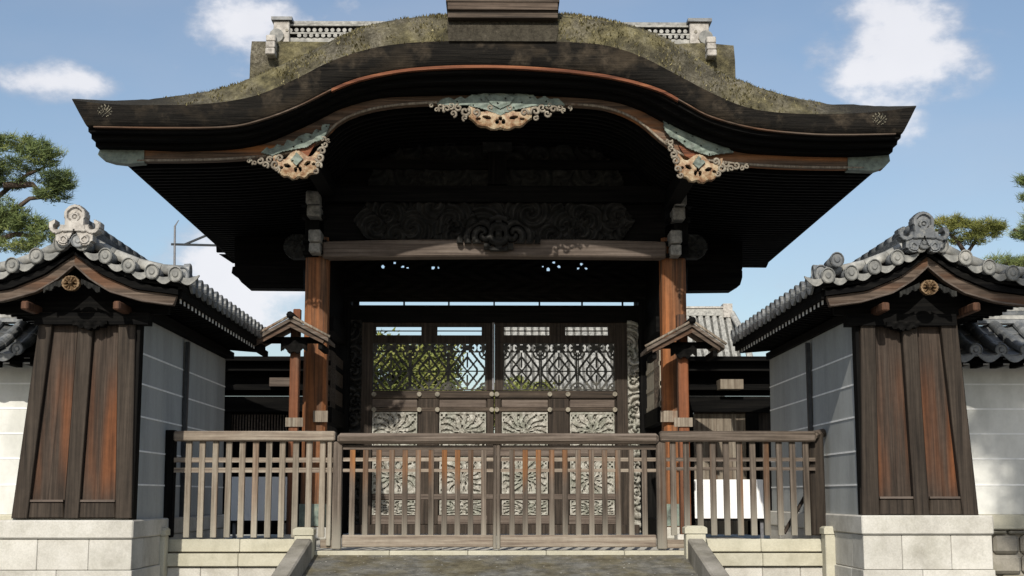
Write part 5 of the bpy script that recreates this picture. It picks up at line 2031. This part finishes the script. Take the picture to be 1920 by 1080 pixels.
pine('gnarled green pine rising behind the left wing wall roof', 24,
     [(20, 300, 85, 32), (75, 290, 40, 22), (100, 335, 38, 18), (95, 368, 32, 12), (20, 345, 30, 10), (10, 400, 40, 25), (50, 420, 35, 18), (80, 445, 35, 20), (15, 430, 40, 28), (-40, 330, 60, 30), (25, 270, 45, 16), (115, 350, 22, 10), (30, 465, 40, 14), (-60, 420, 60, 40)],
     [[(-60, 480), (-20, 380), (10, 350), (50, 325), (80, 310)], [(10, 350), (60, 345), (75, 360), (100, 350)], [(-30, 430), (20, 400), (60, 375), (95, 368)], [(-40, 460), (30, 440), (85, 445)]], seed=4, trunk=(-70, (-70, 700), (-65, 520), (-40, 380), (0, 320)))
pine('yellowish pine with a flat crown rising behind the right wing wall roof', 30,
     [(1800, 432, 52, 16), (1845, 425, 38, 13), (1780, 418, 30, 10), (1815, 452, 36, 9), (1865, 428, 20, 9), (1850, 440, 25, 9)],
     [[(1805, 560), (1800, 500), (1812, 478), (1830, 450), (1850, 430)], [(1812, 478), (1790, 450), (1775, 430)]], mt='needle2', seed=6, trunk=(1806, (1806, 700), (1806, 560), (1803, 500)))
pine('dark thin pine cut by the right edge of the view', 28,
     [(1932, 370, 18, 10), (1922, 440, 22, 16), (1945, 410, 26, 18), (1890, 492, 46, 10), (1920, 500, 40, 12), (1930, 340, 25, 15)],
     [[(1990, 560), (1950, 470), (1915, 440), (1900, 430)], [(1960, 540), (1920, 505), (1880, 494)]], seed=9, trunk=(1990, (1990, 640), (1985, 560), (1960, 460), (1950, 380)))


def leafy(label, X, Y, zc, rx, rz, n, mt='leaf', seed=0, lf=.13, nm='broadleaf_tree', z0=1.0, group=None, lab2=None):
    r = random.Random(seed)
    t = thing(nm, label, 'tree', (X, Y, z0), group)
    lobes = []
    for k in range(16):
        a = r.uniform(0, 6.28)
        q = r.uniform(.2, .8)
        lobes.append((X + rx * q * math.cos(a), Y + rx * .8 * q * math.sin(a), zc + rz * r.uniform(-.7, .75), r.uniform(.25, .42)))
    cents = []
    for k in range(n):
        l = r.choice(lobes)
        u = Vector((r.gauss(0, 1), r.gauss(0, 1), r.gauss(0, 1))).normalized() * r.uniform(.55, 1)
        cents.append((l[0] + u.x * rx * l[3], l[1] + u.y * rx * l[3], l[2] + u.z * rz * l[3]))
    mb = blades(cents, 14, (.1, .1, .1), lf, lf * .3, seed=seed)
    mb.build('crown', M[mt], t)
    tr = MB().tube([(X, Y, z0), (X + .1, Y, (z0 + zc) / 2), (X, Y, zc + rz * .3)], [.2, .15, .05], 8)
    for l in lobes:
        tr.tube([(X + .05, Y, zc - rz * .6), ((X + l[0]) / 2, (Y + l[1]) / 2, (zc + l[2]) / 2 + .1), (l[0], l[1], l[2])], [.07, .045, .015], 5)
    tr.build('trunk', M['pinebark'], t, smooth=True)
    return t


c = W(760, 700, 34)
leafy('yellow green tree seen through the left door lattice', c.x - .2, 34, c.z - .55, 1.9, 1.4, 1500, seed=1)
c = W(880, 735, 37)
leafy('lower green tree seen through the left door lattice near the middle', c.x, 37, c.z - .6, 1.8, .8, 900, seed=2)
c = W(975, 735, 33)
leafy('small green shrub tree seen low through the right door lattice', c.x, 33, c.z - .4, .9, .6, 420, seed=3)

# far hall with a tiled roof
Yh = 60
H = thing('temple_hall', 'far hall with a big pale grey tiled roof behind the gate on the right', 'building', (W(1150, 930, Yh).x, Yh, 1.0))
xa, xb = W(935, 600, Yh).x, W(1376, 600, Yh).x
zr_ = W(1330, 592, Yh).z
ze = W(1330, 742, Yh).z
MB().box(xa + .8, xb - .8, Yh - 2, Yh + 6, 1.004, ze + .6).build('wall', M['plaster_shade'], H)
cu = []
for x in (xa, xb):
    cu.append([Vector((x, Yh - 3.4 + 3.4 * t, ze + (zr_ - ze) * (t ** 1.3))) for t in np.linspace(0, 1, 8)] + [Vector((x, Yh + 7 * t, zr_ - (zr_ - ze) * t)) for t in np.linspace(0.02, 1, 6)])
rf = MB().loft(cu, True).build('roof', M['tilemid'], H)
x = xa + .1
o = None
pth = [Vector((0, -3.42 + 3.4 * t, ze + (zr_ - ze) * (t ** 1.3) + .04)) for t in np.linspace(0, 1, 8)]
while x < xb:
    if o is None:
        o = MB().tube(pth, .11, 6).build('tile_row', M['tilelit'], rf, loc=(x, Yh, 0))
    else:
        inst(o, (x, Yh, 0), rf)
    x += .3
MB().box(xa - .05, xb - .25, Yh - .2, Yh + .2, zr_ - .02, zr_ + .3).build('ridge', M['tilelit'], rf)
MB().box(xa - .1, xb - .2, Yh - .26, Yh + .26, zr_ + .302, zr_ + .38).build('ridge_cap', M['tilewhite'], rf)
MB().box(xb - .5, xb - .1, Yh - .3, Yh + .3, zr_ - .1, zr_ + .5).build('ridge_ornament', M['tilewhite'], rf)
MB().tube([(xb - .1, Yh - .1, zr_ + .1), (xb + .1, Yh - 1.6, zr_ - .95), (xb + .35, Yh - 3.4, ze + .15)], .14, 8).build('gable_ridge', M['tilelit'], rf)

# mast with two cross arms, behind the left wing wall
Ym = 40
p0 = W(326, 930, Ym)
t = thing('utility_mast', 'thin grey mast with cross arms behind the left wing wall', 'mast', (p0.x, Ym, 1.0))
top = W(328, 424, Ym)
tip = W(335, 413, Ym)
MB().tube([(p0.x, Ym, 1.0), (W(325, 700, Ym).x, Ym, W(325, 700, Ym).z), (top.x, Ym, top.z), (tip.x, Ym, tip.z)], [.06, .05, .03, .015], 8).build('pole', M['steel'], t)
for (a, b) in (((321, 458), (440, 461)), ((345, 459), (400, 436))):
    A, B_ = W(*a, Ym), W(*b, Ym)
    MB().tube([A, B_], .035, 6).build('cross_arm', M['darkmetal'], t)

# tree standing outside the view on the street side, whose shade falls on the right boundary wall
leafy('tall street tree in front of the right boundary wall, outside the view', 3.6, 2.6, 9.5, .85, .75, 330, mt='leaf', seed=12, lf=.09, z0=0.0)

print('objects', len(bpy.data.objects))
